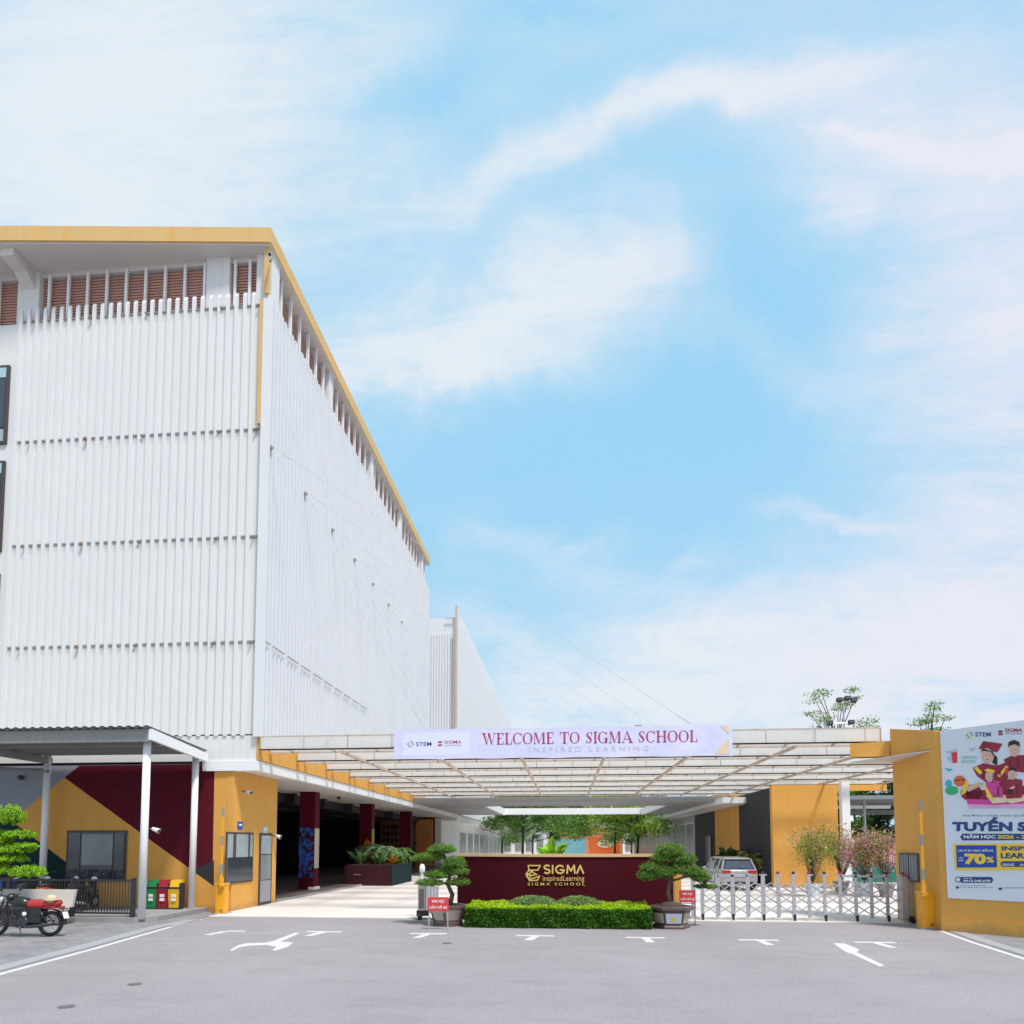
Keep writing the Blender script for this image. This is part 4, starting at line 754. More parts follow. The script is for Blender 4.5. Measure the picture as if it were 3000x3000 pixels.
# far background
FB_ = thing('orange_court_building', 'low orange building with painted walls at the far end of the court', 'building', (4, 112, 0))
m = MB(); m.box(-1.5, 9.5, 112, 118, 0, 4.4); pts = [(-1.0+9.5*i/12, 4.4+.9*sin(pi*i/12)) for i in range(13)]; m.prismY(pts, 112.05, 113); m.build('wall', 'far_orange', FB_)
m = MB(); m.box(-1.9, 3.2, 111.8, 112, 0, 3.0); m.build('blue_mural', 'far_blue', FB_)
m = MB(); m.box(4.0, 9.0, 111.85, 112, .2, 3.4); m.cur = 1; m.prismY(ring_pts(6.6, 2.2, 1.5, .7), 111.8, 111.85); m.build('orange_mural', ['ball', 'peach'], FB_)
TB = thing('grey_tower_block', 'grey and white block far behind the orange building', 'building', (1.5, 150, 0))
m = MB(); m.box(-7, 11, 150, 165, 0, 10.5); m.build('wall', 'far_grey', TB)
m = MB(); m.box(-1, 6, 149.8, 150, 8.6, 14); m.build('upper_wall', 'far_white', TB)
m = MB(); [m.box(-6+i*2.4, -4.4+i*2.4, 149.9, 150, 4+k*3, 5.8+k*3) for i in range(7) for k in range(2)]; m.build('window_row', 'glass_mid', TB)
m = MB(); m.box(0, 5, 149.7, 149.8, 12.2, 13.2); m.build('sign_band', 'text_navy', TB)
for i, (x0, x1, y, z, lb) in enumerate(((17, 30, 80, 16, 'pale apartment block behind the parking shed'), (31, 45, 95, 13, 'pale block behind the shed, farther right'))):
    q = thing('apartment_block', lb, 'building', ((x0+x1)/2, y, 0), 'pale blocks behind the shed'); m = MB(); m.box(x0, x1, y, y+12, 0, z-6 if i else 8.5); m.build('wall', 'far_white', q)
    m = MB(); [m.box(x0+.8+a*2.2, x0+1.9+a*2.2, y-.1, y, 1.5+b*3, 3+b*3) for a in range(5) for b in range(3)]; m.build('window_row', 'glass_mid', q)

# ================================================================ sign wall
SW = thing('school_sign_wall', 'maroon curved sign wall with gold school lettering in front of the gate', 'sign wall', (-.1, 19.3, 0))
def swy(x): return 18.92+.075*(x+.1)**2*.9
nseg = 24; xs = [-3.32+6.46*i/nseg for i in range(nseg+1)]
m = MB(); vs = []
for x in xs: y = swy(x); vs += [(x, y, 0), (x, y, 1.9), (x, y+.35, 1.9), (x, y+.35, 0)]
m.add(vs, [(4*i+a, 4*i+(a+1) % 4, 4*i+4+(a+1) % 4, 4*i+4+a)[::-1] for i in range(nseg) for a in range(4)]+[(0, 1, 2, 3), (4*nseg+3, 4*nseg+2, 4*nseg+1, 4*nseg)]); m.build('wall', 'maroon_sign', SW)
m = MB(); vs = []
for x in xs: y = swy(x); vs += [(x, y-.04, 1.9), (x, y-.04, 1.98), (x, y+.39, 1.98), (x, y+.39, 1.9)]
m.add(vs, [(4*i+a, 4*i+(a+1) % 4, 4*i+4+(a+1) % 4, 4*i+4+a)[::-1] for i in range(nseg) for a in range(4)]+[(0, 1, 2, 3), (4*nseg+3, 4*nseg+2, 4*nseg+1, 4*nseg)]); m.build('cap', 'cap_gold', SW)
def onsign(px, py, o_=.02):
    Y = 19.
    for _ in range(4): x, z = atY(px, py, Y); Y = swy(x)-o_
    return (x, Y, z)
def stext(body, px0, px1, py0, py1, nm, bold=0., dep=.03):
    q = MB(); vs, fs = text_poly(body, bold)
    f0 = [onsign(px0+(px1-px0)*a, py1+(py0-py1)*b, dep) for a, b in vs]; q.add(f0, fs)
    q.add([(x, y+dep-.004, z) for x, y, z in f0], [f[::-1] for f in fs])
    from collections import Counter
    ec = Counter(); 
    for f in fs:
        for i in range(len(f)): ec[(f[i], f[(i+1) % len(f)])] += 1
    n = len(f0)
    for (a, b) in list(ec):
        if (b, a) not in ec: q.f.append((b, a, a+n, b+n)); q.m.append(0)
    q.build(nm, 'gold', SW)
def rz(a, b): return 1150+a/1.932, 2100+b/1.932
p0 = rz(850, 900); p1 = rz(1085, 938); stext('inspiredLearning', p0[0], p1[0], p0[1], p1[1], 'script_lettering', .0)
p0 = rz(765, 938); p1 = rz(1088, 955); stext('S I G M A   S C H O O L', p0[0], p1[0], p0[1], p1[1], 'small_lettering', .008)
def line2(q, a, b, w):     # emblem stroke between zoom points
    a, b = Vector(a), Vector(b); d = (b-a).normalized(); n = Vector((-d.y, d.x))*w/2; a = a-d*w*.4; b = b+d*w*.4
    v4 = [onsign(*rz(*p), .03) for p in (a+n, b+n, b-n, a-n)]; k = [(x, y+.026, z) for x, y, z in v4]; q.add(v4+k, [(0, 1, 2, 3), (7, 6, 5, 4), (0, 4, 5, 1), (1, 5, 6, 2), (2, 6, 7, 3), (3, 7, 4, 0)])
def arc(cx, cy, rx, ry, a0, a1, n=9): return [(cx+rx*cos(radians(a0+(a1-a0)*i/n)), cy-ry*sin(radians(a0+(a1-a0)*i/n))) for i in range(n+1)]
for name_, paths in (('letter', [arc(874, 852, 15, 11, 40, 270, 8)+arc(874, 875, 15, 11, 90, -140, 8)]), ('letter', [[(906, 842), (906, 885)]]), ('letter', [arc(948, 864, 23, 22, 45, 350, 12)+[(950, 866)]]),
        ('letter', [[(988, 885), (992, 842), (1010, 872), (1028, 842), (1032, 885)]]), ('letter', [[(1044, 885), (1062, 843), (1080, 885)]])):
    q = MB()
    for pts in paths:
        for a, b in zip(pts[:-1], pts[1:]): line2(q, a, b, 9.5)
    q.build(name_, 'gold', SW)
q = MB()
for pts in ([(768, 842), (836, 842), (822, 868), (772, 868), (768, 842)], [(772, 868), (815, 893), (785, 898), (760, 885), (772, 868)], [(785, 898), (755, 890), (772, 922), (785, 898)], [(772, 922), (832, 902), (822, 925), (775, 927), (766, 905)], [(795, 870), (758, 905)]):
    for a, b in zip(pts[:-1], pts[1:]): line2(q, a, b, 7)
q.build('emblem', 'gold', SW)
m = MB(); m.box(3.25, 3.45, 20.1, 20.3, 0, 1.45); single(m, 'barrier_post', 'yellow_wall', 'orange brown post between the sign wall and the folding gate', 'post')
m = MB(); m.box(3.75, 3.86, 20.05, 20.2, 0, 1.62); m.box(3.7, 3.9, 20.0, 20.25, 0, .1); single(m, 'gate_stop_post', 'silver', 'thin silver post just left of the folding gate', 'post')

# hedge and mounds
HG = thing('box_hedge', 'low clipped box hedge in front of the maroon sign wall', 'hedge', (-.27, 18.1, 0))
hx0, hx1, hy0, hy1, hz = -2.77, 2.24, 17.72, 18.92, .54
def box_pts(n, top, rs):
    q = np.random.RandomState(rs); p = []
    if top: x = q.uniform(hx0, hx1, n); y = q.uniform(hy0, hy1, n); z = hz+q.normal(0, .022, n)+.02*np.sin(x*9+y*5)+.05*(y-hy0)
    else:
        k = q.uniform(size=n); x = np.where(k < .8, q.uniform(hx0, hx1, n), np.where(k < .9, hx0, hx1)+q.normal(0, .02, n)); y = np.where(k < .8, hy0+q.normal(0, .035, n), q.uniform(hy0, hy1, n)); z = q.uniform(.02, hz-.02, n)
        y = y+.03*np.sin(x*7+z*9)
    return np.stack([x, y, z], 1)
m = MB(); m.box(hx0+.05, hx1-.05, hy0+.07, hy1-.05, 0, hz-.05); m.build('hedge_core', 'leaf_dark', HG)
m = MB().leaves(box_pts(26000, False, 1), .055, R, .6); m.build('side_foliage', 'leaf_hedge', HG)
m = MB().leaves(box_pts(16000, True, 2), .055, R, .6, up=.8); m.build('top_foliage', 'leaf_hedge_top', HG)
for i, (px, w_) in enumerate(((1618, 1.45), (1695, 1.0))):
    x = atY(px, 2600, 18.65)[0]
    m = MB(); x = (-.95, .32)[i]; m.ell((x, 18.45, .52), ((.66, .58)[i]*.9, .38, .25)); m.cur = 1; p = ell_pts((x, 18.45, .5), ((.76, .66)[i], .42, .32), 11000, R, .9); p = p[p[:, 2] > .5]; m.leaves(p, .04, R, .6)
    single(m, 'shrub_mound', ['leaf_dark', 'leaf_mound'], ['rounded grey green shrub on the hedge, left of the two', 'rounded grey green shrub on the hedge, right of the two'][i], 'shrub', 'rounded shrubs rising from the hedge', origin=(x, 18.45, .3))

# bonsai builder
def bonsai(name, label, x, y, pads, trunk, leafm, pot, density=2600, group='potted bonsai trees at the gate', ls=.05, cat='bonsai'):
    T = thing(name, label, cat, (x, y, 0), group)
    pot(T, x, y)
    m = MB()
    for path, r0, r1 in trunk: m.tube([(x+a, y+b, c) for a, b, c in path], r0, 8, r1)
    m.build('trunk', 'bark', T, True)
    for (px_, py_, pz_, rx, ry, rz_) in pads:
        m = MB(); c = (x+px_, y+py_, pz_); m.ell(c, (rx*.72, ry*.72, rz_*.6), 12, 8, .06, R); m.cur = 1
        n = int(density*(rx*ry+rx*rz_*2)/.35); p = ell_pts(c, (rx, ry, rz_), n, R, .72)
        p[:, 2] = np.where(p[:, 2] < c[2], c[2]+(p[:, 2]-c[2])*.6, p[:, 2]); p[:, 2] += .05*rz_*np.sin(p[:, 0]*23)*np.cos(p[:, 1]*19)*4
        m.leaves(p, ls, R, .4, up=.6); m.build('foliage_pad', ['leaf_dark', leafm], T)
    return T
def pot_round(T, x, y):
    m = MB(); m.lathe([(.34, 0), (.40, .03), (.40, .09), (.37, .10), (.49, .40), (.50, .46), (.54, .48), (.56, .54), (.50, .56), (.46, .52)], (x, y, 0), 28); m.build('pot', 'pot_cream', T, False)
    m = MB(); m.lathe([(.41, .0), (.415, .10), (.40, .105), (.39, .1), (.39, 0)], (x, y, 0), 28); m.lathe([(.545, .47), (.575, .49), (.575, .56), (.51, .575), (.47, .55)], (x, y, 0), 28); m.lathe([(.385, .13), (.40, .135), (.405, .165), (.39, .17)], (x, y, 0), 28)
    for k in range(6): a = 2*pi*k/6+.5; m.tube([(x+.385*cos(a), y+.385*sin(a), .1), (x+.51*cos(a), y+.51*sin(a), .47)], .028, 5)
    m.build('pot_trim', 'pot_brown', T); m = MB(); disc(m, (x, y), .48, .553); m.build('soil', 'soil', T)
def pot_hex(T, x, y):
    m = MB(); m.lathe([(.44, .1), (.53, .46), (.45, .46)], (x, y, 0), 6, ph=0.); m.build('pot', 'pot_brown', T)
    m = MB(); m.lathe([(.50, 0), (.50, .06), (.46, .1), (.40, .1)], (x, y, 0), 6, ph=0.); m.lathe([(.52, .46), (.66, .52), (.66, .58), (.56, .60), (.5, .55)], (x, y, 0), 6, ph=0.); m.build('pot_rim', 'pot_brown', T)
    for k, mt in ((210, 'pot_cream'), (270, 'pot_white'), (330, 'pot_cream')):
        a = radians(k); f = .866; m = MB(); 
        for s0, s1 in ((-.6, .6),):
            d = Vector((cos(a), sin(a), 0)); t_ = Vector((-sin(a), cos(a), 0)); bl = .44*f+.012+.09*.3; tl = .53*f+.006
            q4 = [Vector((x, y, .15))+d*(.455*f+.012)+t_*s0*.32, Vector((x, y, .15))+d*(.455*f+.012)+t_*s1*.32, Vector((x, y, .42))+d*(.52*f+.008)+t_*s1*.36, Vector((x, y, .42))+d*(.52*f+.008)+t_*s0*.36]
            m.add(q4+[p_-d*.02 for p_ in q4], [(0, 1, 2, 3), (0, 4, 5, 1), (1, 5, 6, 2), (2, 6, 7, 3), (3, 7, 4, 0)])
            if mt == 'pot_white':
                m.cur = 1; cc = Vector((x, y, .27))+d*(.49*f+.014); m.add([cc+t_*.08*cos(2*pi*j/8)*(1 if j % 2 else .6)+Vector((0, 0, .07*sin(2*pi*j/8))) for j in range(8)], [tuple(range(8))])
        m.build('pot_picture', [mt, 'text_yellow'], T)
    m = MB(); disc(m, (x, y), .50, .585); m.ell((x, y, .58), (.3, .3, .13)); m.build('soil', 'soil', T)
PL = (-3.34, 18.2); PR = (2.84, 18.2)
bonsai('potted_bonsai', 'cloud pruned bonsai in a round cream pot, left end of the sign wall', *PL,
       [(-.18, 0, 2.12, .42, .3, .17), (-.55, .05, 1.90, .48, .32, .15), (.18, 0, 1.72, .36, .3, .22), (.32, -.05, 1.50, .30, .26, .15), (-.30, 0, 1.40, .42, .3, .15), (-.52, -.1, 1.18, .42, .3, .13), (.28, 0, 1.20, .36, .28, .16), (-.85, 0, 1.85, .28, .2, .10), (-.05, .1, 1.5, .3, .25, .13)],
       [([(.05, 0, .55), (.12, 0, .85), (-.02, 0, 1.15), (.08, 0, 1.5), (-.1, 0, 1.9), (-.18, 0, 2.1)], .075, .03), ([(.0, 0, 1.15), (-.4, 0, 1.2)], .035, .02), ([(.0, 0, 1.68), (-.75, 0, 1.72)], .03, .018)], 'leaf_bonsai', pot_round, 2800)
bonsai('potted_bonsai', 'broad bonsai in a brown six sided pot, right end of the sign wall', *PR,
       [(-.02, 0, 2.08, .42, .35, .24), (-.22, 0, 1.88, .34, .3, .18), (.35, 0, 1.85, .38, .32, .2), (-.45, 0, 1.62, .40, .3, .18), (-.62, 0, 1.40, .33, .28, .18), (-.2, 0, 1.5, .42, .32, .2), (.3, 0, 1.58, .46, .34, .2), (.62, 0, 1.5, .36, .3, .17), (.82, 0, 1.34, .3, .25, .14), (.98, .2, 1.10, .36, .2, .08)],
       [([(-.02, 0, .6), (-.08, 0, .95), (-.03, 0, 1.3), (0, 0, 1.8)], .07, .035), ([(-.03, 0, 1.25), (.5, 0, 1.4), (.95, .1, 1.12)], .035, .015), ([(-.03, 0, 1.3), (-.5, 0, 1.45)], .03, .02)], 'leaf_bonsai', pot_hex, 2800)
# bright bonsai at the left edge
def pot_tall(T, x, y):
    m = MB(); m.lathe([(.4, 0.05), (.55, .5), (.6, .55), (.5, .55)], (x, y, 0), 24); m.build('pot', 'pot_brown', T)
bx = G(-40, 2735, .1)
bonsai('tiered_tree', 'bright green tiered tree at the left edge of the photo above the bench', -15.78, 16.6,
       [(.55, 0, 3.02, .38, .35, .33), (.85, 0, 2.52, .42, .35, .15), (1.02, 0, 2.22, .36, .3, .10), (.78, 0, 2.12, .46, .38, .16), (.68, 0, 1.86, .40, .35, .13), (.5, 0, 1.55, .42, .35, .14), (1.12, 0, 1.50, .50, .38, .20), (.1, 0, 2.4, .5, .4, .3), (0, 0, 1.8, .5, .4, .3)],
       [([(0, 0, .5), (.1, 0, 1.2), (-.05, 0, 2.2), (.3, 0, 3.0)], .09, .03), ([(.05, 0, 1.3), (1.1, 0, 1.42)], .035, .02), ([(.0, 0, 2.0), (.8, 0, 2.1)], .03, .02)], 'leaf_bright', pot_tall, 2400, group='bright tiered tree', ls=.055, cat='tree')

# small red signs
def red_sign(x, y, z0, w, h, label, legs=True):
    T = thing('red_notice_sign', label, 'sign', (x, y, 0), 'small red notice signs'); m = MB(); m.box(x-w/2, x+w/2, y-.012, y+.012, z0, z0+h); p = m.build('plate', 'sign_red', T)
    q = MB(); fn = lambda a, b: (a, y-.016, b)
    put_text(q, 'KHU VỰC', fn, x-w*.3, x+w*.3, z0+h*.55, z0+h*.84, .03); put_text(q, 'CẤM ĐỖ XE', fn, x-w*.43, x+w*.43, z0+h*.16, z0+h*.42, .03); q.build('lettering', 'white_paint', p)
    m = MB()
    for s_ in (-1, 1): m.tube([(x+s_*w*.42, y+.02, z0+h), (x+s_*w*.46, y+.02, .0)], .018, 6)
    m.tube([(x-w*.45, y+.02, z0-.03), (x+w*.45, y+.02, z0-.03)], .014, 6); m.build('stand', 'silver', T)
    for s_ in (-1, 1):
        m = MB(); m.tube([(x+s_*w*.46, y-.12, .012), (x+s_*w*.46, y+.2, .012)], .012, 6); m.build('foot', 'silver', T)
red_sign(-3.42, 17.2, .50, .56, .36, 'red and white notice on a silver stand in front of the left pot')
red_sign(3.42, 18.95, .62, .45, .34, 'red and white notice partly hidden behind the right pot')

# ================================================================ folding gate
def gate_wheel(T, x, y):
    m = MB(); m.box(x-.03, x+.03, y-.05, y+.03, .08, .2); m.lathe([(.05, -.02), (.055, 0), (.05, .02)], (x, y-.02, .055), 12, Matrix.Rotation(radians(90), 3, 'Y')); m.build('wheel', ['rubber'], T)
FG = thing('folding_gate', 'silver folding lattice gate drawn across the right entrance', 'gate', (6.9, 19.95, 0))
gx0 = 4.02; sp_ = .441; ng = 14; gy = 19.9
for k in range(ng+1):
    x = gx0+k*sp_; low = k < 1; zt = 1.02 if low else 1.38
    m = MB(); m.box(x-.045, x+.04, gy-.03, gy+.02, .1, zt)
    if not low: m.box(x+.075, x+.135, gy+.22, gy+.27, .12, zt-.002); m.box(x-.045, x+.135, gy+.02, gy+.22, zt-.04, zt-.004)
    else: m.box(x+.045, x+.085, gy+.12, gy+.17, .12, zt)
    c = m.build('post', 'silver', FG)
    if k > 3:
        q = MB(); q.lathe([(.045, zt), (.05, zt+.04), (.035, zt+.08)], (x+.02, gy+.05, 0), 10); q.build('post_cap', 'lamp_red' if k % 2 else 'dark_metal', c)
    if k % 2 == 0: gate_wheel(FG, x+.01, gy-.02)
m = MB()
for k in range(ng):
    x = gx0+k*sp_; a, b = x+.0, x+sp_
    for z0, z1 in ((.20, .50), (.50, .80), (.80, 1.10)):
        m.tube([(a, gy-.035, z0), (b, gy-.035, z1)], .016, 4, cap=False); m.tube([(a, gy+.03, z1), (b, gy+.03, z0)], .016, 4, cap=False)
    if k >= 1:
        mx_ = (a+b)/2
        if k < 9 and k > 0: m.tube([(a, gy-.03, 1.0), (mx_, gy-.03, 1.12), (b, gy-.03, 1.0)], .016, 4)
        else: m.torus((mx_, gy-.03, 1.08), .12, .014, Matrix.Rotation(radians(90), 3, 'X'), 16, 5)
    if k in (1, 2, 9, 10, 11): m.box(a, b, gy-.03, gy-.01, 1.30, 1.36)
m.build('lattice', 'silver', FG)
def gate_motor(name, label, x, y, w, h):
    T = thing(name, label, 'gate motor', (x, y, 0), 'silver drive units of the folding gates')
    m = MB(); m.box(x-w/2, x-w/2+.16, y-.12, y+.1, .12, h); m.box(x-w/2+.18, x+.05, y-.06, y+.1, .12, h-.06); m.build('housing', 'silver', T)
    m = MB(); m.box(x+.05, x+w/2, y-.02, y+.06, h-.1, h-.05); m.box(x+.05, x+w/2, y-.02, y+.06, h-.55, h-.5); m.box(x+w/2-.05, x+w/2, y-.02, y+.06, .1, h-.05); m.build('frame', 'silver', T)
    m = MB(); m.box(x-.02, x+w/2-.05, y+.02, y+.05, .15, h-.5); m.build('back_plate', 'rust', T)
    m = MB(); m.lathe([(.09, -.04), (.1, 0), (.09, .04)], (x-.05, y-.1, .1), 14, Matrix.Rotation(radians(90), 3, 'Y')); m.lathe([(.09, -.04), (.1, 0), (.09, .04)], (x+.18, y-.1, .1), 14, Matrix.Rotation(radians(90), 3, 'Y')); m.box(x-.1, x+.25, y-.08, y+.08, .08, .2); m.build('wheel', 'rubber', T)
    m = MB(); m.lathe([(.07, 0), (.07, .05), (.04, .08)], (x-.05, y, h), 10); m.build('beacon', 'lamp_red', T)
gate_motor('gate_motor', 'silver drive unit at the right end of the folding gate', 10.2-.3, 19.75, .6, 1.32)
x, y = -4.05, 19.4
T = thing('folded_gate', 'grey folded gate section standing behind the left pot', 'gate', (x, y, 0))
m = MB(); m.box(x-.42, x-.2, y-.05, y+.1, .28, 1.02); m.build('panel', 'pot_grey', T); m = MB(); m.box(x-.38, x-.24, y-.055, y-.05, .35, .92); m.build('inset', 'floor_inside', T)
m = MB(); [m.box(x-.18+i*.1, x-.12+i*.1, y-.05, y+.08, .2, 1.0) for i in range(4)]; m.box(x-.42, x+.25, y-.04, y+.09, 1.02, 1.08); m.build('frame', 'silver', T)
m = MB(); m.box(x-.45, x-.1, y-.1, y+.15, .12, .28); m.lathe([(.09, -.05), (.1, 0), (.09, .05)], (x-.35, y-.08, .1), 14, Matrix.Rotation(radians(90), 3, 'Y')); m.lathe([(.09, -.05), (.1, 0), (.09, .05)], (x+.1, y-.08, .1), 14, Matrix.Rotation(radians(90), 3, 'Y')); m.build('wheel', 'rubber', T)
m = MB(); m.ell((x-.42, y+.5, 1.5), (.09, .09, .17)); m.tube([(x-.42, y+.5, 0), (x-.42, y+.5, 1.4)], .05); single(m, 'white_bollard', 'white_paint', 'white round topped post behind the left bonsai', 'bollard')

# barrier cabinets
def barrier(x, y, label, w=.42, h=1.0, band='concrete', ax=-.09, top=3.45):
    T = thing('boom_barrier', label, 'boom barrier', (x, y, 0), 'yellow boom barriers with raised arms'); m = MB()
    m.box(x-w/2, x+w/2, y-.18, y+.1, .03, h-.06); m.box(x-w/2-.02, x+w/2+.02, y-.2, y+.12, h-.06, h); m.box(x-w/2-.01, x+w/2+.01, y-.19, y+.11, 0, .05); c = m.build('cabinet', 'cabinet_yellow', T)
    q = MB(); q.box(x-w/2+.04, x+w/2-.04, y-.19, y-.18, .12, h-.18); q.build('door_panel', 'cabinet_yellow', c)
    q = MB(); q.box(x+.02, x+.1, y-.2, y-.185, .08, .16); q.build('lock', 'rust', c)
    m = MB(); m.tube([(x+ax-.06, y-.26, h-.02), (x+ax+.1, y-.26, h-.07)], .05, 8); m.box(x+ax-.05, x+ax+.05, y-.3, y-.2, h-.12, h+.2); m.build('arm_clamp', 'cabinet_yellow', T)
    m = MB(); z0 = h+.15
    zq = top
    for k in range(9):
        hh = .30 if k % 2 == 0 else .62
        if zq-hh < z0: hh = zq-z0
        if hh > 0: m.cur = 1 if k % 2 == 0 and k < 5 else 0; m.box(x+ax-.035-(.002*(k % 2)), x+ax+.035+(.002*(k % 2)), y-.28, y-.24, zq-hh, zq)
        zq -= hh
    m.build('arm', ['cabinet_yellow', 'concrete'], T)
    m = MB(); m.box(x-w/2-.08, x+w/2+.08, y-.26, y+.24, .0, .03); m.build('base', 'concrete', T)
barrier(-11.22, 20.5, 'yellow boom barrier with raised arm at the gatehouse corner', ax=.07, w=.30)
barrier(9.68, 18.6, 'yellow boom barrier with raised arm beside the angled poster wall', ax=-.16, w=.36)

# ================================================================ carport, railing and what stands there
CP = thing('carport', 'grey corrugated carport roof on white posts at the left', 'carport', (-17, 19.5, 0))
for x, y in ((-12.3, 18.0), (-12.32, 20.55), (-17.6, 20.55), (-24, 18.0)):
    m = MB(); m.tube([(x, y, .1), (x, y, 5.3)], .105, 14); m.build('post', 'white_trim', CP, True)
m = MB(); m.box(-34, -12.1, 17.75, 17.9, 5.25, 5.62); m.build('front_beam', 'canopy_roof', CP)
m = MB(); m.prismX([(17.75, 5.3), (20.75, 5.02), (20.75, 5.3), (17.75, 5.62)], -12.1, -12.0); m.build('side_beam', 'white_trim', CP)
vs = []; fs = []; xs_ = np.arange(-34, -12.0, .05)
for i, xx_ in enumerate(xs_): dz = .025*sin(2*pi*xx_/.27); vs += [(xx_, 17.6, 5.68+dz), (xx_, 20.8, 5.40+dz)]
m = MB(); m.add(vs, [(2*i, 2*i+2, 2*i+3, 2*i+1) for i in range(len(xs_)-1)]); m.add([(a, b, c-.02) for a, b, c in vs], [(2*i+1, 2*i+3, 2*i+2, 2*i) for i in range(len(xs_)-1)]); m.build('roof_sheet', 'canopy_roof', CP)
m = MB()
for y in (18.4, 19.2, 20.0): m.box(-34, -12.15, y, y+.08, 5.2, 5.34)
for x in (-17.6, -24): m.box(x-.06, x+.06, 17.9, 20.7, 5.0, 5.22)
m.box(-22, -17.6, 20.5, 20.6, 4.75, 4.85)
m.build('rafter', 'canopy_roof', CP)
m = MB(); m.tube([(-23.5, 20.5, 5.15), (-17.5, 20.5, 4.72)], .06, 8); m.build('brace', 'shed_grey', CP)
m = MB(); m.prism([(-60, 17.85), (-12.4, 17.85), (-12.0, 18.3), (-12.0, 20.98), (-60, 20.98)], -.02, .15); o = struct(m, 'carport_floor', 'concrete')
RL = thing('black_railing', 'black metal railing along the front of the carport', 'railing', (-15.5, 18, .15))
m = MB(); m.box(-22, -12.55, 17.97, 18.02, 1.18, 1.24); m.box(-22, -12.55, 17.97, 18.02, .24, .29); m.box(-22, -12.55, 17.97, 18.02, .40, .43); m.build('rail', 'dark_metal', RL)
m = MB(); [m.box(x, x+.018, 17.985, 18.005, .27, 1.2) for x in np.arange(-22, -12.6, .09)]; m.build('bars', 'dark_metal', RL)
for x in (-12.62, -14.5, -16.5, -18.5): m = MB(); m.box(x, x+.1, 17.94, 18.05, .15, 1.28); m.build('post', 'dark_metal', RL)
# bins
def waste_bin(x, col, label):
    T = thing('waste_bin', label, 'bin', (x, 20.45, .15), 'row of coloured bins under the carport'); w = .385
    m = MB(); m.prismX([(20.25, .2), (20.50, .2), (20.50, .80), (20.22, .80)], x+.012, x+w-.012); m.build('body', col, T)
    m = MB(); m.prismX([(20.26, .87), (20.50, .87), (20.50, 1.06), (20.46, 1.10), (20.36, 1.08)], x+.005, x+w-.005); m.build('lid', col, T)
    m = MB(); m.box(x, x+w, 20.27, 20.5, .80, .87); m.box(x, x+w, 20.24, 20.5, .15, .2); m.box(x-.002, x+.012, 20.24, 20.5, .2, .87); m.box(x+w-.012, x+w+.03, 20.24, 20.5, .2, 1.0); m.build('frame', 'dark_metal', T)
    m = MB(); m.box(x+.13, x+.27, 20.20, 20.236, .42, .52); m.box(x+.13, x+.27, 20.20, 20.236, .55, .64); m.build('label_plate', 'white_paint', T)
waste_bin(-13.72, 'bin_green', 'green lidded waste bin, left one of the three'); waste_bin(-13.33, 'bin_red', 'red lidded waste bin between the green and yellow ones'); waste_bin(-12.94, 'bin_yellow', 'yellow lidded waste bin beside the white post')
BC = thing('stone_bench', 'pale stone bench with a straight back behind the red motorcycle', 'bench', (-16.6, 17.2, 0))
m = MB(); m.prismX([(17.3, .5), (17.38, .5), (17.5, .98), (17.42, .98)], -19, -13.9); m.build('backrest', 'stone_bench', BC)
m = MB(); m.box(-19, -13.98, 16.85, 17.32, .42, .5); m.build('seat', 'stone_bench', BC)
for x in (-18.6, -14.4): m = MB(); m.box(x, x+.15, 16.9, 17.35, .05, .42); m.build('leg', 'stone_bench', BC)
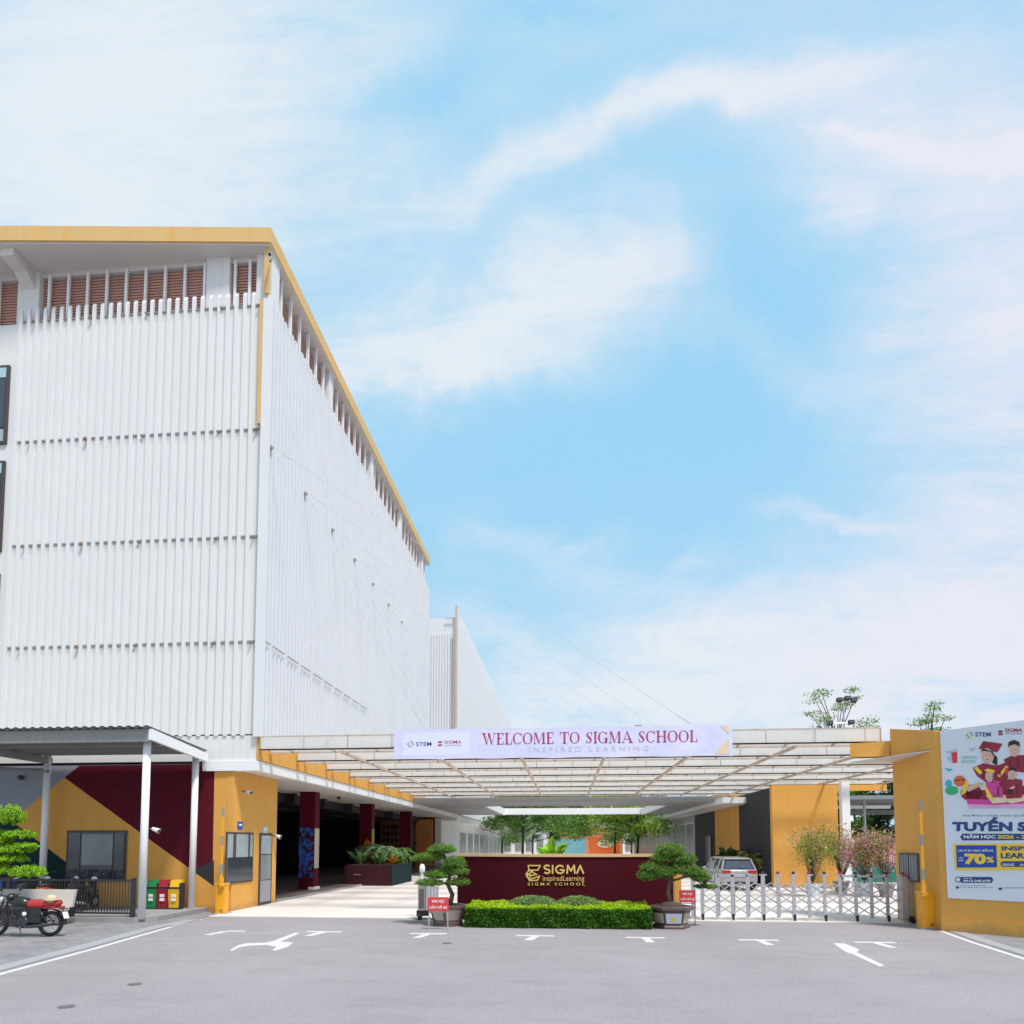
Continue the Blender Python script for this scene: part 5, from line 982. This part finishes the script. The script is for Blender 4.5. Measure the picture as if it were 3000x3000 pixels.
# red motorcycle, rear wheel to the right
def motorcycle():
    T = thing('red_motorcycle', 'black motorcycle with a red seat parked in front of the pale bench', 'motorcycle')
    RX = Matrix.Rotation(radians(90), 3, 'X')
    for xw, nm in ((.66, 'wheel'), (-.70, 'wheel')):
        m = MB(); m.torus((xw, 0, .31), .262, .05, RX, 32, 8); tw = m.build(nm, 'rubber', T, True)
        q = MB(); q.torus((xw, 0, .31), .215, .014, RX, 28, 6); q.lathe([(.05, -.06), (.05, .06)], (xw, 0, .31), 12, RX)
        for k in range(18): a = 2*pi*k/18; q.tube([(xw, .03*(-1)**k, .31), (xw+.215*cos(a), 0, .31+.215*sin(a))], .004, 4, cap=False)
        q.build('rim', 'chrome', tw)
    m = MB()
    for s_ in (-1, 1):
        m.tube([(.66, s_*.09, .31), (.2, s_*.09, .36)], .02, 6); m.tube([(.6, s_*.10, .36), (.42, s_*.10, .68)], .026, 8)
        m.tube([(-.70, s_*.08, .31), (-.5, s_*.08, .85)], .022, 8)
    m.tube([(-.48, 0, .85), (-.1, 0, .72), (.4, 0, .68), (.85, 0, .76)], .025, 6); m.tube([(-.46, 0, .75), (-.25, 0, .32), (.2, 0, .30), (.35, 0, .66)], .022, 6); m.build('frame', 'bike_black', T, True)
    m = MB(); m.box(-.28, .15, -.13, .13, .24, .42); m.tube([(-.05, 0, .4), (-.12, 0, .62)], .11, 12); m.lathe([(.11, -.15), (.13, -.13), (.13, .13), (.11, .15)], (.05, 0, .36), 16, RX)
    for k in range(6): m.box(-.24, .04, -.13, .13, .43+k*.03, .44+k*.03)
    m.build('engine', 'dark_metal', T)
    m = MB(); m.tube([(-.3, 0, .80), (-.22, 0, .82), (.0, 0, .80), (.12, 0, .74)], [.07, .16, .15, .09], 12); m.ell((-.36, 0, .95), (.12, .14, .10)); m.ell((-.12, 0, .66), (.26, .15, .16)); m.build('fuel_tank', 'bike_black', T, True)
    m = MB(); m.tube([(.02, 0, .80), (.15, 0, .775), (.45, 0, .775), (.75, 0, .80), (.88, 0, .83)], [.07, .125, .13, .12, .06], 12); s = m.build('seat', 'bike_red', T, True)
    m = MB(); m.prismX([(-.03, .70), (.03, .70), (.0, .72)], .3, .5); m.box(.12, .80, -.095, .095, .68, .745); m.build('side_panel', 'bike_red', T)
    m = MB(); vs_ = []
    for i in range(13): a = radians(-5+125*i/12); vs_ += [(.66+.345*cos(a), -.075, .31+.345*sin(a)), (.66+.345*cos(a), .075, .31+.345*sin(a))]
    m.add(vs_, [(2*i, 2*i+1, 2*i+3, 2*i+2) for i in range(12)]); m.add([(a, b, c+.012) for a, b, c in vs_], [(2*i+2, 2*i+3, 2*i+1, 2*i) for i in range(12)]); m.build('fender', 'bike_black', T)
    m = MB(); m.box(-.05, .48, -.12, .12, .34, .70); m.prismX([(-.12, .36), (.12, .36), (.13, .66), (-.13, .66)], -.05, .2); m.tube([(.42, -.14, .55), (.42, .14, .55)], .07, 10); m.box(.2, .66, .10, .14, .27, .40); m.build('air_box', 'bike_black', T)
    m = MB(); m.tube([(-.22, -.2, .30), (.05, -.22, .22), (.05, .22, .22)], .014, 6); m.tube([(.02, -.16, .22), (.1, -.2, .06)], .012, 6); m.build('foot_rest', 'dark_metal', T)
    m = MB(); m.tube([(-.1, -.14, .30), (.2, -.17, .24), (.55, -.17, .27), (.85, -.17, .33)], [.02, .03, .045, .045], 10); m.build('exhaust', 'dark_metal', T, True)
    m = MB(); m.tube([(-.42, -.33, 1.03), (-.45, -.12, .98), (-.45, .12, .98), (-.42, .33, 1.03)], .014, 6); m.build('handlebar', 'bike_black', T)
    for s_ in (-1, 1):
        m = MB(); m.tube([(-.42, s_*.25, 1.02), (-.40, s_*.30, 1.14)], .007, 5); m.lathe([(.055, -.01), (.055, .01)], (-.40, s_*.31, 1.16), 12, Matrix.Rotation(radians(90), 3, 'Y')); m.build('mirror', 'dark_metal', T)
    m = MB(); m.ell((-.60, 0, .88), (.08, .1, .1)); m.build('headlight', 'chrome', T, True)
    m = MB(); m.lathe([(.045, 0), (.055, .02), (.03, .04)], (.10, -.14, .55), 12, RX); m.build('side_lamp', 'white_paint', T)
    m = MB(); m.box(.90, .95, -.05, .05, .66, .74); m.build('tail_light', 'lamp_red', T)
    m = MB(); m.prismX([(-.09, .44), (.09, .44), (.09, .60), (-.09, .60)], 0, .01); m.v = [(x+1.02+(z-.5)*-.35, y, z) for x, y, z in m.v]; m.build('number_plate', 'white_paint', T)
    m = MB(); m.tube([(.86, 0, .76), (1.0, 0, .55)], .015, 5); m.tube([(.95, -.14, .68), (.95, .14, .68)], .012, 5); m.build('plate_bracket', 'dark_metal', T)
    return T
MC = motorcycle(); bp = G(150, 2744, .012); MC.location = (bp[0]-.72, bp[1]-.02, .012); MC.rotation_euler = (radians(-3), 0, radians(4))
m = MB(); hxp = (bp[0]-.04, bp[1], .925)
m.ell((hxp[0], hxp[1], hxp[2]+.01), (.13, .12, .10)); m.lathe([(.17, .0), (.165, .012), (.1, .02)], (hxp[0], hxp[1], hxp[2]-.02), 18); single(m, 'straw_cap', 'straw', 'pale cap resting on the red motorcycle seat', 'cap', smooth=True)
# scooters behind the railing
def scooter(body, label):
    T = thing('parked_scooter', label, 'scooter', (0, 0, 0), 'scooters parked behind the black railing'); RY = Matrix.Rotation(radians(90), 3, 'Y')
    for yw in (-.6, .6):
        m = MB(); m.torus((0, yw, .26), .2, .055, RY, 22, 8); w = m.build('wheel', 'rubber', T, True); q = MB(); q.lathe([(.13, -.03), (.15, 0), (.13, .03)], (0, yw, .26), 14, RY); q.build('rim', 'silver', w)
    m = MB(); m.tube([(0, -.82, .72), (0, -.6, .66), (0, -.2, .55), (0, .1, .32), (0, .3, .34)], [.06, .15, .17, .13, .12], 12); m.tube([(0, .28, .34), (0, .42, .6), (0, .5, .92)], [.14, .20, .12], 12); m.build('body', body, T, True)
    m = MB(); m.tube([(0, -.8, .80), (0, -.45, .80), (0, -.05, .74)], [.06, .13, .10], 10); m.build('seat', 'leather', T, True)
    m = MB(); m.tube([(-.32, .44, .98), (0, .5, .95), (.32, .44, .98)], .018, 6); m.build('handlebar', 'dark_metal', T)
    for s_ in (-1, 1): m = MB(); m.tube([(s_*.2, .45, .98), (s_*.27, .43, 1.16)], .007, 5); m.ell((s_*.28, .43, 1.2), (.06, .015, .045)); m.build('mirror', 'bike_black', T)
    m = MB(); m.ell((0, .55, .98), (.1, .06, .08)); m.build('headlight', 'white_paint', T)
    m = MB(); m.box(-.09, .09, -.88, -.87, .45, .58); m.build('number_plate', 'white_paint', T); m = MB(); m.box(-.1, .1, -.87, -.84, .62, .68); m.build('tail_light', 'lamp_red', T)
    m = MB(); m.tube([(.14, -.2, .25), (.17, -.85, .34)], .045, 8); m.build('exhaust', 'grey_metal', T)
    return T
for (bd, x, y, rz_, lb) in (('bike_black', -15.35, 19.6, .15, 'black scooter with a white plate nearest the right end of the railing'), ('orange_paint', -16.3, 19.8, -.15, 'orange scooter in the middle of the row behind the railing'),
                            ('dark_metal', -17.1, 19.7, .1, 'dark grey scooter left of the orange one'), ('navy_mural', -18.3, 19.7, -.05, 'dark blue scooter behind the pale bench')):
    s = scooter(bd, lb); s.location = (x, y, .15); s.rotation_euler = (0, 0, rz_)
m = MB(); m.tube([(-17.3, 18.5, .15), (-17.3, 18.5, .95)], .02, 6); m.lathe([(.19, -.01), (.19, .01)], (-17.3, 18.46, 1.05), 20, Matrix.Rotation(radians(90), 3, 'X')); single(m, 'blue_disc_sign', 'blue_paint', 'round blue sign behind the railing', 'sign')

# ================================================================ court furniture
PB = thing('long_planter', 'long maroon and teal planter box in front of the columns', 'planter', (-10.5, 36.2, 0))
m = MB(); m.box(-11.9, -9.3, 34.1, 38.5, .02, 1.12); m.build('box', 'planter_maroon', PB)
m = MB(); m.box(-9.3, -9.285, 34.12, 38.5, .02, 1.12); m.build('side_face', 'teal_dark', PB); m = MB(); m.box(-11.8, -9.4, 34.2, 38.4, 1.12, 1.14); m.build('soil', 'soil', PB); m = MB(); m.box(-11.4, -11.0, 34.08, 34.1, .6, .63); m.build('drain', 'grey_metal', PB)
def plant(name, label, x, y, z, kind, s, leafm, group, cat='plant', seed=0):
    r_ = random.Random(seed+int(abs(x)*10)); T = thing(name, label, cat, (x, y, z), group); m = MB()
    if kind == 'palm':
        st = MB(); st.tube([(x, y, z), (x+.05, y, z+s*.4)], .04*s, 6, .03*s); st.build('stem', 'bark', T)
        for k in range(15):
            a = 2*pi*k/15+r_.uniform(-.2, .2); L = s*r_.uniform(.55, .9); el = r_.uniform(.3, 1.1); pts = []
            for i in range(6):
                t_ = i/5; pts.append(Vector((x+cos(a)*L*t_*cos(el), y+sin(a)*L*t_*cos(el), z+s*.35+L*(sin(el)*t_-.75*t_*t_))))
            m.tube(pts, .008*s, 4, .003, cap=False)
            for i in range(1, 6):
                for kk in range(3):
                    p = pts[i-1].lerp(pts[i], kk/3); d = (pts[i]-pts[i-1]).normalized(); side = d.cross(Vector((0, 0, 1))).normalized()
                    for sg in (-1, 1):
                        tip = p+side*sg*.2*s*(1.2-i*.15)+d*.1*s+Vector((0, 0, -.05*s)); m.add([p, p+d*.035*s, tip], [(0, 1, 2)])
        m.build('fronds', leafm, T)
    elif kind == 'broad':
        for k in range(34):
            a = r_.uniform(0, 2*pi); L = s*r_.uniform(.5, 1.); el = r_.uniform(.5, 1.3); b = Vector((x+r_.uniform(-.1, .1), y+r_.uniform(-.1, .1), z)); e = b+Vector((cos(a)*cos(el), sin(a)*cos(el), sin(el)))*L
            mid = b.lerp(e, .6)+Vector((0, 0, .1*s)); sd_ = Vector((-sin(a), cos(a), 0))*s*.11; tip = e-Vector((0, 0, .1*s)); m.add([b, mid-sd_, tip, mid+sd_], [(0, 1, 2, 3)])
        m.build('leaves', leafm, T)
    else:
        tw = MB(); pts_all = []
        for k in range(40):
            a = r_.uniform(0, 2*pi); sp__ = r_.uniform(.1, .62)*s; hh = r_.uniform(.7, 1.15)*s*1.1
            p0 = Vector((x, y, z)); p1 = Vector((x+cos(a)*sp__*.35, y+sin(a)*sp__*.35, z+hh*.5)); p2 = Vector((x+cos(a)*sp__, y+sin(a)*sp__, z+hh)); tw.tube([p0, p1, p2], .014, 4, .005, cap=False)
            for _ in range(95): t_ = r_.random()**.6; p = p1.lerp(p2, t_)+Vector((r_.gauss(0, .11), r_.gauss(0, .11), r_.gauss(0, .1)))*s; pts_all.append(tuple(p))
        tw.build('stems', 'bark', T)
        a3 = np.array(pts_all); n = len(a3); m.cur = 0; m.leaves(a3[:n//2], .075, r_, .6); m.cur = 1; m.leaves(a3[n//2:int(n*.75)], .085, r_, .8); m.cur = 2; m.leaves(a3[int(n*.75):], .08, r_, .8)
        m.build('flowers', leafm, T)
    return T
gp = 'plants in the long planter'
plant('leafy_plant', 'pale speckled leafy plant at the left end of the long planter', -11.3, 35, 1.1, 'broad', 1.25, 'leaf_grey', gp)
plant('fern_palm', 'dark feathery palm in the left part of the long planter', -10.9, 35.8, 1.1, 'palm', 2.1, 'leaf_dark', gp)
plant('fern_palm', 'tall green feathery palm in the middle of the long planter', -10.2, 35.4, 1.1, 'palm', 2.2, 'leaf_grey', gp)
plant('leafy_plant', 'bright green broad leaved plant at the front corner of the long planter', -10.1, 34.6, 1.1, 'broad', 1.15, 'leaf_tree', gp)
plant('leafy_plant', 'yellow orange broad leaved plant near the corner of the long planter', -9.6, 35.2, 1.1, 'broad', .8, 'flower_orange', gp)
plant('fern_palm', 'green palm at the far end of the long planter', -9.8, 37.4, 1.1, 'palm', 1.9, 'leaf_tree', gp)
plant('leafy_plant', 'tall red flowered plant behind the long planter', -11.5, 37.6, 1.1, 'broad', 1.5, 'flower_orange', gp)
plant('leafy_plant', 'low green plant near the right end of the long planter', -9.6, 36.3, 1.1, 'broad', 1.05, 'leaf_bonsai', gp)
fl = 'flowering shrubs along the right side'
for i, (px, Y, s, mats_, lb) in enumerate(((2378, 29., 2.0, ['leaf_olive', 'flower_peach', 'leaf_yellow'], 'yellow green flowering shrub in front of the freestanding yellow wall'),
        (2462, 31., 1.9, ['leaf_olive', 'flower_peach', 'leaf_tree'], 'peach flowered shrub beside the white canopy post'), (2530, 29.5, 1.65, ['leaf_tree', 'flower_pink', 'flower_peach'], 'bright pink flowered shrub right of the white canopy post'), (2592, 29., 1.8, ['leaf_olive', 'flower_pink', 'flower_peach'], 'pink flowered shrub nearest the poster wall'))):
    x = atY(px, 2500, Y)[0]; T = plant('flowering_shrub', lb, x, Y, .55, 'bush', s, mats_, fl, 'shrub', 10+i)
    m = MB(); m.lathe([(.22, .02), (.33, .45), (.37, .5), (.37, .56), (.28, .56)], (x, Y, 0), 16); m.build('pot', 'pot_grey' if i % 2 else 'pot_white', T)
for i, (px, py, Y, s, k, lf, lb) in enumerate(((2125, 2500, 40, 1.5, 'broad', 'leaf_dark', 'dark leafy potted plant left of the other plants behind the car'), (2165, 2480, 40.5, 2.6, 'palm', 'leaf_dark', 'tall dark palm against the dark wall panel'), (2205, 2500, 38.5, 2.3, 'palm', 'leaf_olive', 'lighter green palm beside the car roof'))):
    x = atY(px, py, Y)[0]; T = plant('potted_palm', lb, x, Y, .5 if i else 1.0, k, s, lf, 'potted plants behind the car', 'plant', 40+i)
    m = MB(); m.lathe([(.25, .02), (.35, .5 if i else 1.0), (.3, .5 if i else 1.)], (x, Y, 0), 14); m.build('pot', 'orange_wall', T)
x = atY(1625, 2480, 62)[0]; plant('leafy_plant', 'bright lime green plant above the middle of the sign wall', atY(1618, 2480, 50)[0], 50, .6, 'broad', 2.9, 'leaf_lime', 'bright plant in the court', seed=3)

# SUV
def suv():
    T = thing('silver_suv', 'silver white sport utility car parked facing away behind the folding gate', 'car')
    prof = [(-2.15, .42, .80, .74), (-2.12, .80, .86, .80)]
    # body sections along y: (y, half width, zbottom, zbelt)
    secs = [(-2.12, .80, .42, .95), (-2.02, .87, .32, 1.02), (-1.6, .90, .28, 1.02), (-.5, .91, .25, 1.0), (.8, .91, .25, .98), (1.5, .88, .28, .95), (2.05, .80, .33, .82), (2.2, .66, .42, .66)]
    m = MB(); vs_ = []; ns = 10
    for y, hw, zb_, zt_ in secs:
        zm = (zb_+zt_)/2
        vs_ += [(-hw*.9, y, zb_), (-hw, y, zb_+.12), (-hw*1.01, y, zm), (-hw, y, zt_-.06), (-hw*.93, y, zt_), (hw*.93, y, zt_), (hw, y, zt_-.06), (hw*1.01, y, zm), (hw, y, zb_+.12), (hw*.9, y, zb_)]
    m.add(vs_, [(i*ns+j, (i+1)*ns+j, (i+1)*ns+(j+1) % ns, i*ns+(j+1) % ns) for i in range(len(secs)-1) for j in range(ns)]+[tuple(range(ns)), tuple(range((len(secs)-1)*ns, len(secs)*ns))[::-1]]); m.build('body', 'car_paint', T, True)
    cab = [(-2.0, .80, 1.0, -1.72, .62, 1.52), (.9, .82, .97, .35, .62, 1.55)]
    m = MB(); m.add([(-.80, -2.0, 1.0), (.80, -2.0, 1.0), (.82, .95, .96), (-.82, .95, .96), (-.62, -1.75, 1.5), (.62, -1.75, 1.5), (.62, .35, 1.54), (-.62, .35, 1.54)], [(0, 1, 5, 4), (1, 2, 6, 5), (2, 3, 7, 6), (3, 0, 4, 7)]); m.build('cabin', 'glass_dark', T)
    m = MB(); m.add([(-.64, -1.86, 1.50), (.64, -1.86, 1.50), (.66, .38, 1.53), (-.66, .38, 1.53), (-.56, -1.7, 1.57), (.56, -1.7, 1.57), (.58, .2, 1.60), (-.58, .2, 1.60)], [(0, 1, 5, 4), (1, 2, 6, 5), (2, 3, 7, 6), (3, 0, 4, 7), (4, 5, 6, 7), (3, 2, 1, 0)]); m.build('roof', 'car_paint', T)
    m = MB()
    for s_ in (-1, 1):
        m.tube([(s_*.80, -2.0, 1.0), (s_*.635, -1.76, 1.5)], .05, 6); m.tube([(s_*.82, .9, .97), (s_*.63, .35, 1.53)], .035, 6); m.tube([(s_*.83, -.5, 1.0), (s_*.64, -.5, 1.52)], .025, 6); m.tube([(s_*.83, -1.35, 1.0), (s_*.64, -1.3, 1.52)], .04, 6)
    m.build('pillar', 'car_paint', T)
    m = MB(); m.add([(-.66, -1.965, 1.07), (.66, -1.965, 1.07), (.54, -1.80, 1.43), (-.54, -1.80, 1.43)], [(0, 1, 2, 3)]); m.v = [(a, b-.015, c) for a, b, c in m.v]; m.build('rear_window', 'car_glass', T)
    for s_ in (-1, 1): m = MB(); m.box(s_*.62-.2, s_*.62+.2, -2.13, -2.02, .83, .97); m.build('tail_light', 'lamp_red', T)
    m = MB(); m.box(-.78, .78, -2.2, -2.02, .38, .62); m.build('bumper', 'car_paint', T); m = MB(); m.box(-.62, .62, -2.205, -2.1, .32, .44); m.build('lower_bumper', 'dark_metal', T); m = MB(); m.box(-.26, .26, -2.15, -2.1, .66, .78); m.build('number_plate', 'white_paint', T)
    for s_ in (-1, 1):
        for y in (-1.35, 1.35):
            m = MB(); m.lathe([(.24, -.11), (.33, -.1), (.34, 0), (.33, .1), (.24, .11)], (s_*.82, y, .34), 20, Matrix.Rotation(radians(90), 3, 'Y')); w = m.build('wheel', 'rubber', T, True); q = MB(); q.lathe([(.2, -.115), (.22, 0), (.2, .115)], (s_*.82, y, .34), 14, Matrix.Rotation(radians(90), 3, 'Y')); q.build('rim', 'silver', w)
        m = MB(); m.ell((s_*.98, .55, 1.02), (.1, .06, .07)); m.build('side_mirror', 'car_paint', T, True)
    return T
CR = suv(); CR.location = (8.15, 34.2, .02); CR.rotation_euler = (0, 0, radians(3))

# ================================================================ trees
def tree(name, label, x, y, h, crown_z, cr, leafm, group, n=9000, ls=.28, sparse=False, seed=1, clumps=26, trunk_r=.16):
    r_ = random.Random(seed); T = thing(name, label, 'tree', (x, y, 0), group); tk = MB(); top = Vector((x+r_.uniform(-.3, .3), y, h*.8)); tk.tube([(x, y, 0), (x+.1, y, h*.3), tuple(top)], trunk_r, 8, trunk_r*.35)
    cl_ = []
    for k in range(clumps):
        a = r_.uniform(0, 2*pi); lay = r_.random(); rad = cr*(1-.45*lay)*sqrt(r_.random()); c = Vector((x+cos(a)*rad, y+sin(a)*rad, crown_z+(h-crown_z)*lay)); cl_.append(c)
        st = Vector((x+.1, y, min(crown_z*.8+(h-crown_z)*lay*.6, h*.75))); tk.tube([st, st.lerp(c, .5)+Vector((0, 0, .15)), c], .05, 5, .015, cap=False)
    tk.build('trunk', 'bark_dark', T)
    m = MB()
    for c in cl_: s_ = cr*r_.uniform(.22, .42); m.leaves(ell_pts(c, (s_, s_, s_*(.35 if sparse else .55)), n//clumps, r_, .3), ls, r_, .5, up=.5)
    m.build('crown', 'leaf_pale' if sparse else leafm, T); return T
av = 'trees along the court'
def tx(px, Y): return atY(px, 2450, Y)[0]
for px, Y, h_, cz, cr_, lf, sd_, lb in ((1530, 66, 10, 4.0, 4.6, 'leaf_tree', 3, 'green tree with a black trunk, nearest on the left of the court'), (1866, 66, 10, 3.6, 4.4, 'leaf_yellow', 4, 'bright green tree with a black trunk, nearest on the right of the court'),
        (1610, 84, 10, 3.4, 5.0, 'leaf_tree', 5, 'green tree farther back on the left of the court'), (1800, 84, 10, 3.2, 5.0, 'leaf_yellow', 6, 'green tree farther back on the right of the court'),
        (1700, 128, 10, 6, 3.4, 'leaf_dark', 7, 'small dark tree in front of the grey block'), (1470, 92, 10, 3.2, 4.6, 'leaf_grey', 8, 'pale green tree at the far left of the court'), (1560, 104, 10, 2.5, 5.0, 'leaf_tree', 9, 'green tree at the back of the court left of the orange building'), (1850, 104, 10, 2.5, 5.0, 'leaf_tree', 10, 'green tree at the back of the court right of the orange building')):
    tree('court_tree', lb, tx(px, Y), Y, h_, cz, cr_, lf, av, n=15000, seed=sd_, clumps=34)
for x0, x1, lb in ((-12, -2.6, 'low white building closing the far left of the court'), (10.2, 24, 'low white building closing the far right of the court')):
    q = thing('court_end_building', lb, 'building', ((x0+x1)/2, 120, 0), 'low white buildings at the end of the court'); m = MB(); m.box(x0, x1, 120, 126, 0, 5.2); m.build('wall', 'far_white', q)
    m = MB(); [m.box(x0+.5+a*2., x0+1.7+a*2., 119.9, 120, .8, 3) for a in range(4)]; m.build('window_row', 'glass_mid', q)
m = MB(); q_ = np.random.RandomState(4); p = np.stack([q_.uniform(-60, 90, 60000), q_.uniform(168, 174, 60000), q_.uniform(0, 1, 60000)], 1); p[:, 2] = p[:, 2]*(7.5+1.5*np.sin(p[:, 0]*.35)+1.2*np.sin(p[:, 0]*.9+1)); m.leaves(p, .8, R, .6); o = m.build('far_trees', 'leaf_dark'); o['kind'] = 'stuff'; o['label'] = 'far belt of trees behind the school'; o['category'] = 'trees'
bg_ = 'trees rising behind the right wall'
tree('sparse_tree', 'sparse layered tree rising above the canopy beside the floodlights', atY(2445, 2100, 46)[0], 46, 13.0, 8.2, 2.6, 'leaf_grey', bg_, n=2600, ls=.17, sparse=True, seed=11, clumps=24, trunk_r=.1)
tree('sparse_tree', 'sparse tree top just above the yellow ledge by the poster', atY(2715, 2100, 48)[0], 48, 12.0, 8.5, 2.6, 'leaf_grey', bg_, n=2300, ls=.17, sparse=True, seed=12, clumps=20, trunk_r=.1)
tree('leafy_tree', 'dark leafy tree right of the freestanding yellow wall', atY(2440, 2430, 44)[0], 44.5, 4.2, 1.6, 1.3, 'leaf_dark', bg_, n=5000, ls=.2, seed=13)
tree('leafy_tree', 'green tree seen between the canopy post and the poster wall', atY(2545, 2430, 56)[0], 56, 8, 2.4, 2.6, 'leaf_tree', bg_, n=7000, ls=.26, seed=14)
tree('leafy_tree', 'dark tree seen at the edge of the poster wall', atY(2595, 2430, 54)[0], 54, 7.5, 2.0, 2.2, 'leaf_dark', bg_, n=7000, ls=.26, seed=15)
tree('leafy_tree', 'green tree above the shed roof, left of the post', atY(2500, 2330, 60)[0], 60, 9.5, 5.5, 2.5, 'leaf_tree', bg_, n=6000, ls=.26, seed=16)
tree('leafy_tree', 'tree behind the shed, farthest right', atY(2640, 2330, 60)[0], 60, 10, 4.0, 3.5, 'leaf_tree', bg_, n=7000, ls=.26, seed=17)
FP = thing('floodlight_pole', 'tall pole with dark floodlights beside the sparse tree', 'floodlight', (atY(2472, 2100, 44)[0], 44, 0)); fx = atY(2472, 2100, 44)[0]
m = MB(); m.tube([(fx, 44, 0), (fx, 44, 11.6)], .1, 8, .06); m.tube([(fx-.9, 44, 10.2), (fx+.5, 44, 10.2)], .04, 6); m.tube([(fx-.4, 44, 11.5), (fx+.6, 44, 11.7)], .04, 6); m.build('pole', 'silver', FP)
for dx, dz in ((-.9, 10.2), (.45, 10.25), (-.25, 11.75), (.25, 11.85), (.65, 11.7)): m = MB(); m.prismX([(43.8, dz-.08), (44.1, dz-.15), (44.1, dz+.08), (43.85, dz+.13)], fx+dx-.18, fx+dx+.18); m.build('floodlight', 'dark_metal', FP)
for px, lb in ((1875, 'street lamp head above the right half of the banner'),):
    x, z = atY(px, 2118, 40); T = thing('lamp_post', lb, 'lamp post', (x, 40, 5.9)); m = MB(); m.tube([(x, 40, 5.9), (x, 40, z-.25)], .03, 6); m.build('pole', 'grey_metal', T); m = MB(); m.box(x-.3, x+.1, 39.9, 40.1, z-.25, z-.13); m.build('lamp_head', 'shed_grey', T)
